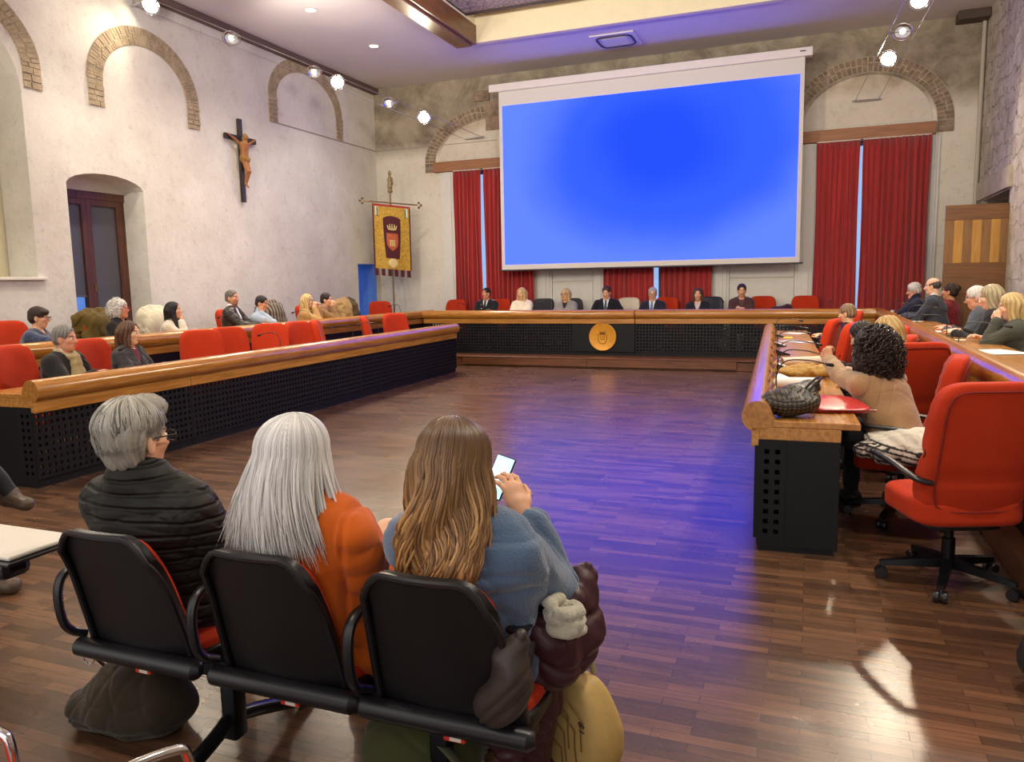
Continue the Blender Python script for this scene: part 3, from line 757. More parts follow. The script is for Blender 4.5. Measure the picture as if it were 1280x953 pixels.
chair0.location = (.70, 4.43, 0); chair0.rotation_euler = (0, 0, R(21))
H = R
def ch(x, y, z, head, lab, group='red swivel chairs'):
    return dup(chair0, (x, y, z), R(head), lab, group)
LI = 'red chairs along the left inner desk'
for (y, dx, h, lab) in ((5.16, 0, -78, 'red chair behind the grey haired man with a scarf at the left inner desk'),
    (6.02, 0, -84, 'red chair behind the dark haired woman in a grey jacket at the left inner desk'),
    (7.34, .05, -128, 'empty red chair at the left inner desk, first one right of the dark haired woman'),
    (8.02, -.02, -110, 'empty red chair at the left inner desk, second one right of the dark haired woman'),
    (8.78, -.12, -140, 'empty wide-facing red chair at the left inner desk, in front of the leather jacket man'),
    (9.55, .0, -100, 'empty red chair at the left inner desk below the young man in pale blue'),
    (10.15, .0, -62, 'empty narrow-looking red chair at the left inner desk below the blonde woman'),
    (11.55, .0, -62, 'empty red chair at the left inner desk, second from its far end'),
    (12.35, -.02, -118, 'empty red chair at the far end of the left inner desk')):
    ch(-6.95+dx, y, 0, h, lab, LI)
LO = 'red chairs along the left outer desk'
for (y, h, lab) in ((6.35, -100, 'red chair behind the short haired woman in blue at the left edge'),
    (7.69, -90, 'red chair under the olive coat at the left outer desk'),
    (8.73, -92, 'red chair under the cream coat at the left outer desk'),
    (10.2, -88, 'red chair behind the man in the leather jacket'),
    (11.3, -96, 'red chair draped with a striped coat beside the young man in pale blue'),
    (12.3, -90, 'red chair behind the blonde woman in beige at the left outer desk'),
    (13.7, -100, 'red chair draped with beige coats at the far end of the left outer desk'),
    (14.75, -135, 'empty red chair in the far left corner beside the banner')):
    ch(-8.80, y, PZ, h, lab, LO)
BK = 'red chairs along the presiding desk'
def bkx(x): return x
ch(-7.52, 15.55, PZ, 178, 'empty red chair at the left end of the presiding desk', BK)
ch(-2.82, 15.62, PZ, 172, 'red chair behind the grey haired man with glasses at the presiding desk', BK)
ch(-.93, 15.62, PZ, 176, 'red chair behind the short haired woman at the right of the presiding desk', BK)
ch(-.13, 15.62, PZ, 180, 'empty red chair at the right end of the presiding desk', BK)
def special(lab, col, x, y, h):
    m = mat(lab[0], col, .55, var=.1, bump=.1)
    t = make_chair(lab[1], m, 'dark and pale chairs along the presiding desk'); t.location = (x, y, PZ); t.rotation_euler = (0, 0, R(h))
special(('black_leather', 'black leather chair beside the blonde woman in white'), '23222a', -5.50, 15.62, 170)
special(('black_leather2', 'black leather chair behind the blonde woman in grey with glasses'), '1e1d24', -4.82, 15.66, 184)
special(('cream_leather', 'cream chair behind the man in the middle in a dark suit'), 'cfc4b4', -3.62, 15.66, 172)
special(('navy_leather', 'navy chair behind the brown haired woman at the presiding desk'), '1f2438', -1.94, 15.62, 172)
ch(-6.50, 15.70, PZ, 180, 'chair behind the uniformed officer at the presiding desk', BK)
RI = 'red chairs along the right inner desk'
ch(.58, 5.55, 0, 82, 'red chair of the curly haired person with a patterned jacket on its seat', RI)
ch(.66, 6.84, 0, 25, 'red chair of the blonde person, its back turned to the viewer', RI)
ch(.50, 7.42, 0, 80, 'red chair whose top shows just beyond the blonde person', RI)
ch(.57, 8.75, 0, 92, 'empty red chair top right of the blonde head, further along the row', RI)
ch(.14, 9.42, 0, 78, 'empty red chair in profile, nearer of the two pushed up to the right inner desk', RI)
ch(-.02, 10.32, 0, 78, 'empty red chair in profile, before the person in black', RI)
ch(.62, 11.15, 0, 85, 'red chair of the person in black far along the right inner desk', RI)
ch(.36, 12.7, 0, 92, 'furthest red chair of the right inner row', RI)
RO = 'red chairs along the right outer desk'
ch(2.05, 9.95, PZ, 95, 'red chair behind the white haired man with black glasses', RO)
ch(2.05, 12.72, PZ, 88, 'red chair behind the balding man in a grey suit', RO)
ch(2.12, 9.15, PZ, 90, 'red chair behind the woman with the grey-blond bob', RO)
ch(2.15, 8.25, PZ, 92, 'red chair behind the blonde woman at the right edge', RO)

# ------------------------------------------------------------------ beam seating in the foreground
bs = thing('bench_seating', 'black three-seat beam seating with red pads in the foreground', 'bench seating', (-1.5, 1.85, 0))
M_shell = mat('bench_shell', '121114', .38, bump=.06, bscale=120)
SX = (-.56, .025, .575)
def shell_pt(u, v, off=0.):
    """back shell: u across -1..1, v up 0..1"""
    w = .215-.035*v**2; x = u*w
    e = max(0, abs(u)-.55)/.45
    z = .395+(.45-.075*e**2.4*max(0, (v-.6)/.4))*v
    y = -.055-.125*v**1.1+.030*(u*u)+off
    return x, y, z
for i, sx in enumerate(SX):
    bm = B(); sheet(bm, lambda a, b_: Vector(shell_pt(a*2-1, b_))+Vector((sx, 0, 0)), 18, 14, .022)
    sh = obj('back_shell', bm, M_shell, bs, True, 50)
    bm = B(); sheet(bm, lambda a, b_: Vector(shell_pt((a*2-1)*.96, .03+b_*.94, .020))+Vector((sx, 0, 0)), 18, 14, .016)
    obj('back_pad', bm, M_red, sh, True, 50)
    edge = [Vector(shell_pt(-1, v/10))+Vector((sx, -.010, 0)) for v in range(11)]+[Vector(shell_pt(-1+u/8, 1))+Vector((sx, -.010, 0)) for u in range(1, 17)]+[Vector(shell_pt(1, 1-v/10))+Vector((sx, -.010, 0)) for v in range(1, 11)]
    bm = B(); tube(bm, edge, .011, 8); obj('rim', bm, M_plast, sh, True)
    bm = B(); pillow(bm, .235, .225, .035, 6, 10, None, Matrix.Translation((sx, .20, .425))); obj('seat_pad', bm, M_red, bs, True, 180)
    bm = B(); pillow(bm, .245, .235, .03, 7, 10, None, Matrix.Translation((sx, .20, .395))); obj('seat_shell', bm, M_shell, bs, True, 180)
    bm = B(); tube(bm, [(sx-.27, -.06, .39), (sx-.255, -.065, .39), (sx+.255, -.065, .39), (sx+.27, -.06, .39)], [.02, .033, .033, .02], 12); obj('hinge_bar', bm, M_plast, bs, True)
    bm = B(); box(bm, sx+.005, sx+.07, -.078, -.05, .345, .375, .004); lb = obj('seat_tag', bm, mat('tag_red', 'c8331f', .4), bs)
    bm = B(); box(bm, sx+.025, sx+.06, -.080, -.077, .350, .360); obj('tag_print', bm, mat('tag_white', 'd8cfc4', .5), lb)
bm = B(); box(bm, -.42, .80, .03, .11, .31, .385, .012); obj('beam', bm, M_plast2, bs)
for x in (-.285, .50):
    bm = B(); box(bm, x-.03, x+.03, .035, .10, .09, .34, .012)
    tube(bm, bez([(x, -.46, .02), (x, -.40, .035), (x, -.05, .13), (x, .08, .16), (x, .35, .06), (x, .46, .02)], 6), .026, 10)
    for y in (-.46, .46): lathe(bm, [(.03, 0), (.03, .02), (.02, .03)], 12, Matrix.Translation((x, y, 0)))
    obj('leg', bm, M_plast2, bs, True)
AX = (-.845, -.267, .30)
for x in AX:
    bm = B(); tube(bm, bez([(x+.02, -.03, .42), (x, -.07, .445), (x, -.10, .50), (x, -.105, .60), (x, -.07, .655), (x, .02, .665), (x, .25, .66), (x, .32, .65)], 5), .02, 10, flat=.75)
    obj('armrest', bm, M_plast, bs, True)
x = .80
bm = B(); tube(bm, bez([(x, -.03, .42), (x, -.05, .5), (x, .0, .58), (x, .03, .62)], 5), .02, 10); obj('armrest', bm, M_plast, bs, True)
bm = B(); t_ = bmesh.new(); box(t_, -.085, .085, -.26, .26, -.009, .009, .008); merge(bm, t_, Matrix.Translation((.705, .28, .640)) @ Euler((R(-4), R(14), R(-2))).to_matrix().to_4x4())
obj('writing_tablet', bm, mat('tablet_black', '1d1d24', .25), bs)

# writing tablet of the next bench, mostly outside the frame on the left
wt = thing('tablet_chair', 'chair with a white writing tablet jutting in at the left edge', 'chair', (-3.08, 1.72, 0))
bm = B(); t_ = bmesh.new(); box(t_, -.40, .18, -.13, .13, -.008, .008, .006); merge(bm, t_, Matrix.Translation((.38, .12, .70))); o = obj('writing_tablet', bm, mat('tablet_white', 'd9d4c8', .35), wt)
bm = B(); t_ = bmesh.new(); box(t_, -.40, .20, -.15, .15, -.016, -.004, .005); merge(bm, t_, Matrix.Translation((.38, .12, .695))); box(bm, .28, .50, .0, .12, .60, .68, .03); obj('tablet_tray', bm, M_plast, wt)
bm = B(); tube(bm, bez([(.36, .05, .63), (.2, .02, .58), (.0, .0, .42)], 5), .02, 8); obj('tablet_arm', bm, M_plast, wt, True)
bm = B(); pillow(bm, .23, .23, .035, 6, 8, None, Matrix.Translation((-.32, .2, .43))); obj('seat', bm, M_red, wt, True, 180)
bm = B(); sheet(bm, lambda a, b_: Vector(shell_pt(a*2-1, b_))+Vector((-.32, 0, 0)), 14, 12, .022); obj('back_shell', bm, M_shell, wt, True, 50)
bm = B(); tube(bm, bez([(-.1, -.3, .02), (-.1, 0, .1), (-.1, .3, .02)], 5), .026, 8); box(bm, -.13, -.07, -.03, .03, .08, .4); box(bm, -.35, .22, -.04, .04, .36, .42, .01); obj('leg', bm, M_plast2, wt, True)
# two chrome-armed chairs whose fronts cut the lower left corner
cc0 = thing('armchair', 'red chair with a chrome tube arm in the lower left corner', 'chair', (-1.80, .80, 0), R(-84))
def mk(parent):
    bm = B(); pillow(bm, .235, .24, .045, 5, 10, None, Matrix.Translation((0, 0, .46))); obj('seat', bm, M_red, parent, True, 180)
    bm = B(); pillow(bm, .23, .035, .22, 5, 10, None, Matrix.Translation((0, -.25, .74))); obj('backrest', bm, M_red, parent, True, 180)
    for s in (-1, 1):
        bm = B(); tube(bm, bez([(s*.19, -.28, .68), (s*.19, .0, .685), (s*.19, .22, .68), (s*.19, .27, .63), (s*.19, .27, .4), (s*.19, .27, .02)], 6), .011, 10)
        tube(bm, [(s*.19, -.28, .68), (s*.19, -.27, .02)], .015, 10); tube(bm, [(s*.19, -.2, .42), (0, -.2, .42)], .012, 8)
        obj('arm_frame', bm, M_chrome, parent, True)
pass
mk(cc0)
dup(cc0, (-1.08, .80, 0), R(-20), 'chair of which only the bent end of a chrome arm shows at the bottom edge')
# ------------------------------------------------------------------ lamps
def emis(name, c, s):
    return mat(name, c, .4, emit=c, estr=s)
M_lampB = emis('lamp_on', (1., .86, .62), 60.); M_lampD = emis('lamp_dim', (1., .95, .88), .55); M_dl = emis('downlight_on', (1, .97, .92), 12.)
def spot(name, loc, target, power, size=100, blend=.6, col=(1, .88, .70), rad=.06):
    l = bpy.data.lights.new(name, 'SPOT'); l.energy = power; l.spot_size = R(size); l.spot_blend = blend; l.color = col; l.shadow_soft_size = rad
    o = bpy.data.objects.new(name, l); o.location = loc; d = Vector(target)-Vector(loc); o.rotation_euler = d.to_track_quat('-Z', 'Y').to_euler(); COL.objects.link(o); return o
def cable(lab, a, b, sp):
    a = Vector(a); b = Vector(b); d = (b-a).normalized(); s = Vector((d.y, -d.x, 0)).normalized()*sp/2
    t = thing('cable_lighting', lab, 'lighting cable', (0, 0, 0))
    for k in (-1, 1):
        bm = B(); tube(bm, [a+s*k, b+s*k], .006, 6); obj('wire', bm, mat('steel_wire', 'b9b9bd', .3, .9), t, True)
    for P in (a, b):
        bm = B(); tube(bm, [P+s*1.25, P-s*1.25], .014, 8); 
        w = Vector((P.x, YB, P.z)) if P is b else Vector((P.x, P.y, ZC))
        for k in (-1, 1): tube(bm, [P+s*k, w+s*k], .008, 6)
        obj('wall_bracket', bm, mat('steel_wire', 'b9b9bd', .3, .9), t, True)
    return a, b, s
def lampset(loc, s, aim, lab, on, power):
    t = thing('cable_lamp', lab, 'lamp', loc, 0, 'round lamps on the cables')
    s = Vector(s); d = Vector(aim).normalized(); up = d
    bm = B(); tube(bm, [-s*1.05, -s*.25], .007, 6); tube(bm, [s*.25, s*1.05], .007, 6); obj('cross_arm', bm, M_chrome, t, True)
    Mx = d.to_track_quat('Z', 'Y').to_matrix().to_4x4(); rb = .6 if not on else 1.
    bm = B(); lathe(bm, [(.02, -.10), (.05, -.095), (.105, -.03), (.118, .0), (.112, .0), (.09, -.03), (.02, -.07)], 24, Mx); obj('reflector', bm, M_chrome, t, True)
    bm = B()
    ring = [Mx @ Vector((.14*math.cos(2*PI*k/28), .14*math.sin(2*PI*k/28), .0)) for k in range(28)]
    tube(bm, ring, .006, 6, closed=True)
    for k in range(3):
        a = 2*PI*k/3; tube(bm, [Mx @ Vector((.14*math.cos(a), .14*math.sin(a), 0)), Mx @ Vector((.112*math.cos(a), .112*math.sin(a), 0))], .004, 6)
    obj('ring', bm, M_chrome, t, True)
    bm = B(); lathe(bm, [(.0005, -.045), (.06*rb, -.045), (.095*rb, -.02), (.07*rb, .012), (.0005, .022)], 20, Mx, cap=False); obj('bulb', bm, M_lampB if on else M_lampD, t, True)
    if power: spot('cable_lamp_light', Vector(loc)+d*.14, Vector(loc)+d*3, power, 130, .7, (1, .84, .62), .1)
a, b, s = cable('pair of steel wires carrying lamps along the left wall', (-9.42, 9.2, 5.86), (-7.12, 16.12, 4.83), .46)
def on(t): return a.lerp(b, t)
lampset(on(.02), s, (.25, -.8, -.75), 'lit cable lamp cut by the top edge, left side', True, 70)
lampset(on(.20), s, (.35, -.55, -.75), 'silver cable lamp turned away above the left arches', False, 25)
lampset(on(.42), s, (.35, -.55, -.75), 'silver cable lamp just left of the bright one by the beam', False, 25)
lampset(on(.49), s, (.45, -.75, -.6), 'bright cable lamp in front of the third brick arch', True, 330)
lampset(on(.66), s, (.35, -.55, -.75), 'silver cable lamp near the far left corner', False, 25)
lampset(on(.79), s, (.4, -.75, -.6), 'bright cable lamp left of the screen', True, 330)
a, b, s = cable('pair of steel wires carrying lamps down to the right window', (1.62, 10.8, 5.98), (.83, 16.12, 4.85), .40)
lampset(on(.40), s, (-.1, -.9, -.6), 'bright cable lamp cut by the top edge, right side', True, 330)
lampset(on(.56), s, (-.15, -.7, -.7), 'silver cable lamp between the two bright ones on the right', False, 25)
lampset(on(.715), s, (-.1, -.9, -.6), 'bright cable lamp in front of the right brick arch', True, 330)
for i, (x, y, lab) in enumerate(((-7.85, 11.23, 'round recessed downlight at the top edge'), (-7.93, 13.33, 'round recessed downlight nearer the far left corner'))):
    t = thing('downlight', lab, 'ceiling light', (x, y, ZC), 0, 'recessed downlights')
    bm = B(); lathe(bm, [(.075, -.002), (.115, -.002), (.12, -.012), (.085, -.012), (.075, -.002)], 24, cap=False); obj('ring', bm, M_wf, t, True)
    bm = B(); lathe(bm, [(.0005, -.006), (.082, -.006), (.082, -.002)], 24, cap=False); obj('diffuser', bm, M_dl, t, True)
    spot('downlight_light', (x, y, ZC-.03), (x, y, 0), 220, 120, .8, (1, .93, .82), .08)
# spots added without fixtures: assumed near-hall lamps, and uplights brightening ceiling and end wall
for (x, y, z, tx, ty, tz, p) in ((-8.6, 4.0, 5.7, -5.5, 4.5, 0, 330), (-7.9, 7.5, 6.1, -7.5, 7.5, 0, 300), (-6.9, 3.5, 6.1, -6.9, 4.5, 0, 260), (1.4, 6.5, 5.7, -.5, 6.5, .5, 400), (1.3, 3.0, 5.7, 0, 4.5, 0, 380), (-3.4, 1.0, 6.0, -3.0, 3.0, 0, 300), (-.8, 8.5, 6.4, -1.2, 8.5, 0, 160),
                              (1.5, 9.5, 5.7, .9, 9.8, .5, 240), (-8.9, 2.0, 4.6, -6.5, 6, 6.15, 330), (-7.6, 10.5, 5.0, -7.6, 11.5, 6.15, 60), (1.6, 4.0, 4.6, .5, 8, 6.15, 300), (-3.4, 3, 4.6, -3.4, 12.5, 6.6, 200), (-6.8, 5.5, 4.9, -6.6, 16, 4.9, 420), (-.4, 5.5, 4.9, .2, 16, 4.9, 420), (-3.4, 7.5, 5.2, -3.4, 15.0, 6.15, 140), (-4.6, 9.2, 5.5, -4.8, 12.4, 6.5, 260)):
    spot('added_hall_spot', (x, y, z), (tx, ty, tz), p, 125, .7, (1, .88, .72), .12)
# ceiling cassette of the air conditioning
v = thing('air_cassette', 'square white air conditioning cassette in the ceiling above the screen', 'air vent', (-3.60, 14.90, ZC))
def f(bm): box(bm, -.42, .42, -.42, .42, -.03, 0, .01)
addp('frame', v, mat('vent_white', 'd6d1da', .5), f)
def f(bm):
    ring = []
    for k in range(40):
        a = 2*PI*k/40; c, s_ = math.cos(a), math.sin(a); l = (abs(c)**5+abs(s_)**5)**.2; ring.append((.33*c/l, .33*s_/l, -.032))
    tube(bm, ring, .022, 8, closed=True)
addp('slot', v, mat('vent_slot', '3a3a55', .6), f, True)
def f(bm): box(bm, -.25, .25, -.25, .25, -.05, -.02, .015)
addp('intake_grille', v, mat('vent_grille', 'd8d4cf', .6), f)

# ------------------------------------------------------------------ signed-distance modelling: smooth one-piece bodies, garments and hair
def nets(D, lo, h):
    D = np.clip(D, -1.8*h, 1.8*h); S = D < 0
    c = [(i, j, k) for i in (0, 1) for j in (0, 1) for k in (0, 1)]
    sh = tuple(n-1 for n in D.shape)
    sl = lambda o: tuple(slice(o[a], o[a]+sh[a]) for a in range(3))
    n = np.zeros(sh, np.int8)
    for o in c: n += S[sl(o)]
    act = (n > 0) & (n < 8)
    ids = np.argwhere(act); Mn = len(ids)
    if Mn == 0: return np.zeros((0, 3)), np.zeros((0, 4), int)
    idx = -np.ones(sh, np.int64); idx[act] = np.arange(Mn)
    vals = np.stack([D[ids[:, 0]+o[0], ids[:, 1]+o[1], ids[:, 2]+o[2]] for o in c], 1)
    pos = np.zeros((Mn, 3)); cnt = np.zeros(Mn); C = np.array(c, float)
    for a in range(8):
        for b_ in range(a+1, 8):
            if np.abs(C[a]-C[b_]).sum() != 1: continue
            va, vb = vals[:, a], vals[:, b_]; cr = (va < 0) != (vb < 0)
            t = np.where(cr, va/np.where(cr, va-vb, 1), 0)
            pos += np.where(cr[:, None], C[a]+t[:, None]*(C[b_]-C[a]), 0); cnt += cr
    V = (ids+pos/cnt[:, None])*h+np.array(lo)
    Fs = []
    for ax in range(3):
        s0 = [slice(0, None)]*3; s1 = [slice(0, None)]*3; s0[ax] = slice(0, -1); s1[ax] = slice(1, None)
        A = S[tuple(s0)]; Bq = S[tuple(s1)]; e = np.argwhere(A != Bq)
        u, w = (ax+1) % 3, (ax+2) % 3
        ok = (e[:, u] > 0) & (e[:, w] > 0) & (e[:, u] < D.shape[u]-1) & (e[:, w] < D.shape[w]-1); e = e[ok]
        q = []
        for du, dw in ((-1, -1), (0, -1), (0, 0), (-1, 0)):
            t = e.copy(); t[:, u] += du; t[:, w] += dw; q.append(idx[t[:, 0], t[:, 1], t[:, 2]])
        q = np.stack(q, 1); flip = ~A[e[:, 0], e[:, 1], e[:, 2]]
        q[flip] = q[flip][:, ::-1]; Fs.append(q)
    return V, np.concatenate(Fs)
def np_mesh(name, V, F, col=None):
    me = bpy.data.meshes.new(name); me.vertices.add(len(V)); me.vertices.foreach_set('co', V.astype(np.float32).ravel())
    me.loops.add(F.size); me.loops.foreach_set('vertex_index', F.astype(np.int32).ravel())
    me.polygons.add(len(F)); me.polygons.foreach_set('loop_start', np.arange(0, F.size, 4, dtype=np.int32))
    me.update(calc_edges=True)
    if len(F): smooth(me)
    if col is not None:
        a = me.color_attributes.new('Col', 'FLOAT_COLOR', 'POINT'); c = np.ones((len(V), 4), np.float32); c[:, :3] = col; a.data.foreach_set('color', c.ravel())
    return me
def vec(p): return np.array(p, float)
def unit(v): v = vec(v); return v/max(1e-9, np.linalg.norm(v))
class Cone:
    """tapered capsule; ax widens it along direction rt"""
    def __init__(s, a, b, ra, rb=None, ax=1., rt=None, k=.02, wav=0., nw=0):
        s.a, s.b, s.ra, s.rb, s.ax, s.k = vec(a), vec(b), ra, ra if rb is None else rb, ax, k
        s.rt = unit(rt) if rt is not None else None; s.wav, s.nw = wav, nw
        m = max(s.ra, s.rb)*max(1, ax)
        s.lo, s.hi = np.minimum(s.a, s.b)-m, np.maximum(s.a, s.b)+m
    def ev(s, X, Y, Z):
        d = s.b-s.a; L2 = max(1e-9, d@d)
        px, py, pz = X-s.a[0], Y-s.a[1], Z-s.a[2]
        t = np.clip((px*d[0]+py*d[1]+pz*d[2])/L2, 0, 1)
        qx, qy, qz = px-t*d[0], py-t*d[1], pz-t*d[2]
        r = s.ra+(s.rb-s.ra)*t
        if s.wav: r = r+s.wav*np.abs(np.sin(PI*s.nw*t))
        q2 = qx*qx+qy*qy+qz*qz
        if s.rt is not None and s.ax != 1:
            w = qx*s.rt[0]+qy*s.rt[1]+qz*s.rt[2]; q2 = q2-w*w*(1-1/s.ax**2)
        return np.sqrt(np.maximum(q2, 1e-12))-r
class Ell:
    def __init__(s, c, r, Rm=None, k=.02):
        s.c, s.r, s.k = vec(c), vec(r), k; s.R = np.eye(3) if Rm is None else Rm   # rows = axes
        m = max(r); s.lo, s.hi = s.c-m, s.c+m
    def ev(s, X, Y, Z):
        px, py, pz = X-s.c[0], Y-s.c[1], Z-s.c[2]; k0 = 0; k1 = 0
        for i in range(3):
            q = (px*s.R[i, 0]+py*s.R[i, 1]+pz*s.R[i, 2])/s.r[i]; k0 = k0+q*q; k1 = k1+(q/s.r[i])**2
        k0 = np.sqrt(np.maximum(k0, 1e-9)); k1 = np.sqrt(np.maximum(k1, 1e-9))
        return k0*(k0-1)/k1
def sdf(prims, h, inflate=0., subs=(), disp=None, cut=None, pad=.02, hard=()):
    lo = np.min([p.lo for p in prims], 0)-inflate-pad-2*h; hi = np.max([p.hi for p in prims], 0)+inflate+pad+2*h
    n = np.ceil((hi-lo)/h).astype(int)+1
    ax = [lo[i]+h*np.arange(n[i]) for i in range(3)]
    D = np.full(tuple(n), 1., np.float32)
    def region(p, m):
        a = np.maximum(0, np.floor((p.lo-m-lo)/h).astype(int)); b_ = np.minimum(n, np.ceil((p.hi+m-lo)/h).astype(int)+1)
        if np.any(b_ <= a): return None, None
        s = tuple(slice(a[i], b_[i]) for i in range(3))
        return s, (ax[0][s[0]][:, None, None], ax[1][s[1]][None, :, None], ax[2][s[2]][None, None, :])
    for p in prims:
        s, g = region(p, inflate+p.k+2*h)
        if s is None: continue
        d = p.ev(*g)-inflate; k = p.k; d0 = D[s]
        hh = np.maximum(k-np.abs(d0-d), 0)/k
        D[s] = np.minimum(d0, d)-hh*hh*k*.25
    if disp is not None:
        X, Y, Z = ax[0][:, None, None], ax[1][None, :, None], ax[2][None, None, :]
        nb = np.abs(D) < .06
        i = np.nonzero(nb); D[i] += disp(ax[0][i[0]], ax[1][i[1]], ax[2][i[2]])
    for p in subs:
        s, g = region(p, p.k+2*h)
        if s is None: continue
        d = -p.ev(*g); k = p.k; d0 = D[s]
        hh = np.maximum(k-np.abs(d0-d), 0)/k; D[s] = np.maximum(d0, d)+hh*hh*k*.25
    if cut is not None:
        X, Y, Z = ax[0][:, None, None], ax[1][None, :, None], ax[2][None, None, :]
        for (o, nrm) in cut:
            nrm = unit(nrm); D = np.maximum(D, ((X-o[0])*nrm[0]+(Y-o[1])*nrm[1]+(Z-o[2])*nrm[2]).astype(np.float32))
    return nets(D, lo, h)
_rn = np.random.RandomState(3)
_W = [(unit(_rn.normal(size=3)), _rn.uniform(0, 6.28)) for _ in range(14)]
def wrinkle(amp, freq, seed=0, aniso=(1, 1, 1)):
    rs = np.random.RandomState(seed); W = [(unit(rs.normal(size=3)*np.array(aniso)), rs.uniform(0, 6.28), rs.uniform(.6, 1.8)) for _ in range(7)]
    def f(x, y, z):
        o = 0
        wx = x+.03*np.sin(9*z+seed); wz = z+.03*np.sin(8*x+2*seed+5*y)
        for d, ph, fr in W: o = o+np.sin(freq*fr*(wx*d[0]+y*d[1]+wz*d[2])+ph)/fr
        return amp*o/3
    return f
def rotm(yaw=0, pitch=0, roll=0):
    """columns right, forward, up after turning (degrees): yaw left +, pitch up +, roll to the right +"""
    M = Matrix.Rotation(R(yaw), 3, 'Z') @ Matrix.Rotation(R(pitch), 3, 'X') @ Matrix.Rotation(R(roll), 3, 'Y')
    return np.array(M)
# ------------------------------------------------------------------ people
M_skin = colmat('skin', .5, spec=.35)
M_hair = colmat('hair', .42, bump=.5, bscale=60, spec=.4, stretch=(9, 9, .8))
M_lock = colmat('hair_locks', .38, spec=.45)
M_cloth = colmat('cloth', .85, bump=.12, bscale=180, sheen=.15, spec=.25)
M_knit = colmat('knit', .95, bump=.5, bscale=130, sheen=.5, spec=.1)
M_quilt = colmat('quilted_nylon', .6, spec=.25)
def _q():
    nt = M_quilt.node_tree; b = nt.nodes['Principled BSDF']; tc = N(nt, 'ShaderNodeTexCoord')
    wv = N(nt, 'ShaderNodeTexWave', Scale=7.0, Distortion=.6, Detail=1.); wv.wave_type = 'BANDS'; wv.bands_direction = 'Z'; nt.links.new(tc.outputs['Object'], wv.inputs['Vector'])
    r = N(nt, 'ShaderNodeValToRGB'); r.color_ramp.elements[0].position = .0; r.color_ramp.elements[1].position = .35; nt.links.new(wv.outputs['Fac'], r.inputs['Fac'])
    bp = N(nt, 'ShaderNodeBump', Strength=.8, Distance=.012); nt.links.new(r.outputs[0], bp.inputs['Height']); nt.links.new(bp.outputs[0], b.inputs['Normal'])
_q()
M_shiny = colmat('nylon', .45, bump=.1, bscale=60, spec=.4)
M_leather = colmat('leather', .42, bump=.15, bscale=90, spec=.45)
SK = {'f': 'd9a684', 'p': 'e0b394', 't': 'c88f6b', 'r': 'cf9377'}
def noise3(V, f, seed=0):
    rs = np.random.RandomState(seed); o = np.zeros(len(V))
    for _ in range(6):
        d = rs.normal(size=3)*f; o += np.sin(V@d+rs.uniform(0, 6.28))
    return o/6
def emit_mesh(name, VF, m, parent, col, var=.06, vf=40, seed=1):
    V, F = VF
    if len(V) == 0: return None
    c = np.array(hexc(col) if isinstance(col, str) else col) if not isinstance(col, np.ndarray) else col
    if c.ndim == 1: c = np.tile(c, (len(V), 1))
    c = c*(1+var*noise3(V, vf, seed))[:, None]
    me = np_mesh(name, V, F, np.clip(c, 0, 1)); me.materials.append(m)
    return link(bpy.data.objects.new(name, me), parent)
def ik(S, T, l1, l2, pole):
    S, T = vec(S), vec(T); d = T-S; L = np.linalg.norm(d)
    if L > (l1+l2)*.995: T = S+d/L*(l1+l2)*.995; d = T-S; L = np.linalg.norm(d)
    if L < abs(l1-l2)+.02: L = abs(l1-l2)+.02
    dn = unit(d); a = (l1*l1-l2*l2+L*L)/(2*L); hgt = math.sqrt(max(0, l1*l1-a*a))
    p = vec(pole); p = unit(p-dn*(p@dn)); return S+dn*a+p*hgt, T
def hand(w, d, palm, side, curl=.5, sc=1., spread=.12, fist=False):
    """palm, five fingers; d = pointing direction, palm = direction the palm faces, side=+1 right hand"""
    d = unit(d); pn = vec(palm); pn = unit(pn-d*(pn@d)); ac = np.cross(d, pn)*side    # towards the little finger side flips with hand
    ac = -ac
    Q = []
    Rm = np.stack([ac, d, pn])
    Q.append(Ell(w+d*.048*sc, (.041*sc, .056*sc, .0165*sc), Rm, .012))
    Q.append(Cone(w-d*.01, w+d*.03*sc, .024*sc, .026*sc, 1.25, ac, .012))
    for o, l, r in ((.031, .072, .0088), (.0105, .083, .0092), (-.0105, .076, .0088), (-.030, .060, .0078)):
        b = w+(d*.088+ac*o)*sc-d*abs(o)*.25; ang = 0.; p = b; dd = unit(d+ac*o*spread/.03)
        for k, (f, da) in enumerate(((.45, curl*.8), (.32, curl*1.0), (.23, curl*.7))):
            ang += da; v = unit(dd*math.cos(ang)+pn*math.sin(ang)); q = p+v*l*f*sc*1.05
            Q.append(Cone(p, q, r*sc*(1-.08*k), r*sc*(.94-.1*k), 1, None, .006)); p = q
    b = w+(d*.025+ac*.034)*sc; v = unit(d*.75+ac*.6+pn*.35); q = b+v*.038*sc; v2 = unit(d*.9+ac*.15+pn*(.3+.5*curl)); q2 = q+v2*.034*sc
    Q += [Cone(w+(d*.02+ac*.015)*sc, b, .016*sc, .013*sc, 1, None, .012), Cone(b, q, .0125*sc, .0105*sc, 1, None, .006), Cone(q, q2, .0105*sc, .0085*sc, 1, None, .006)]
    return Q
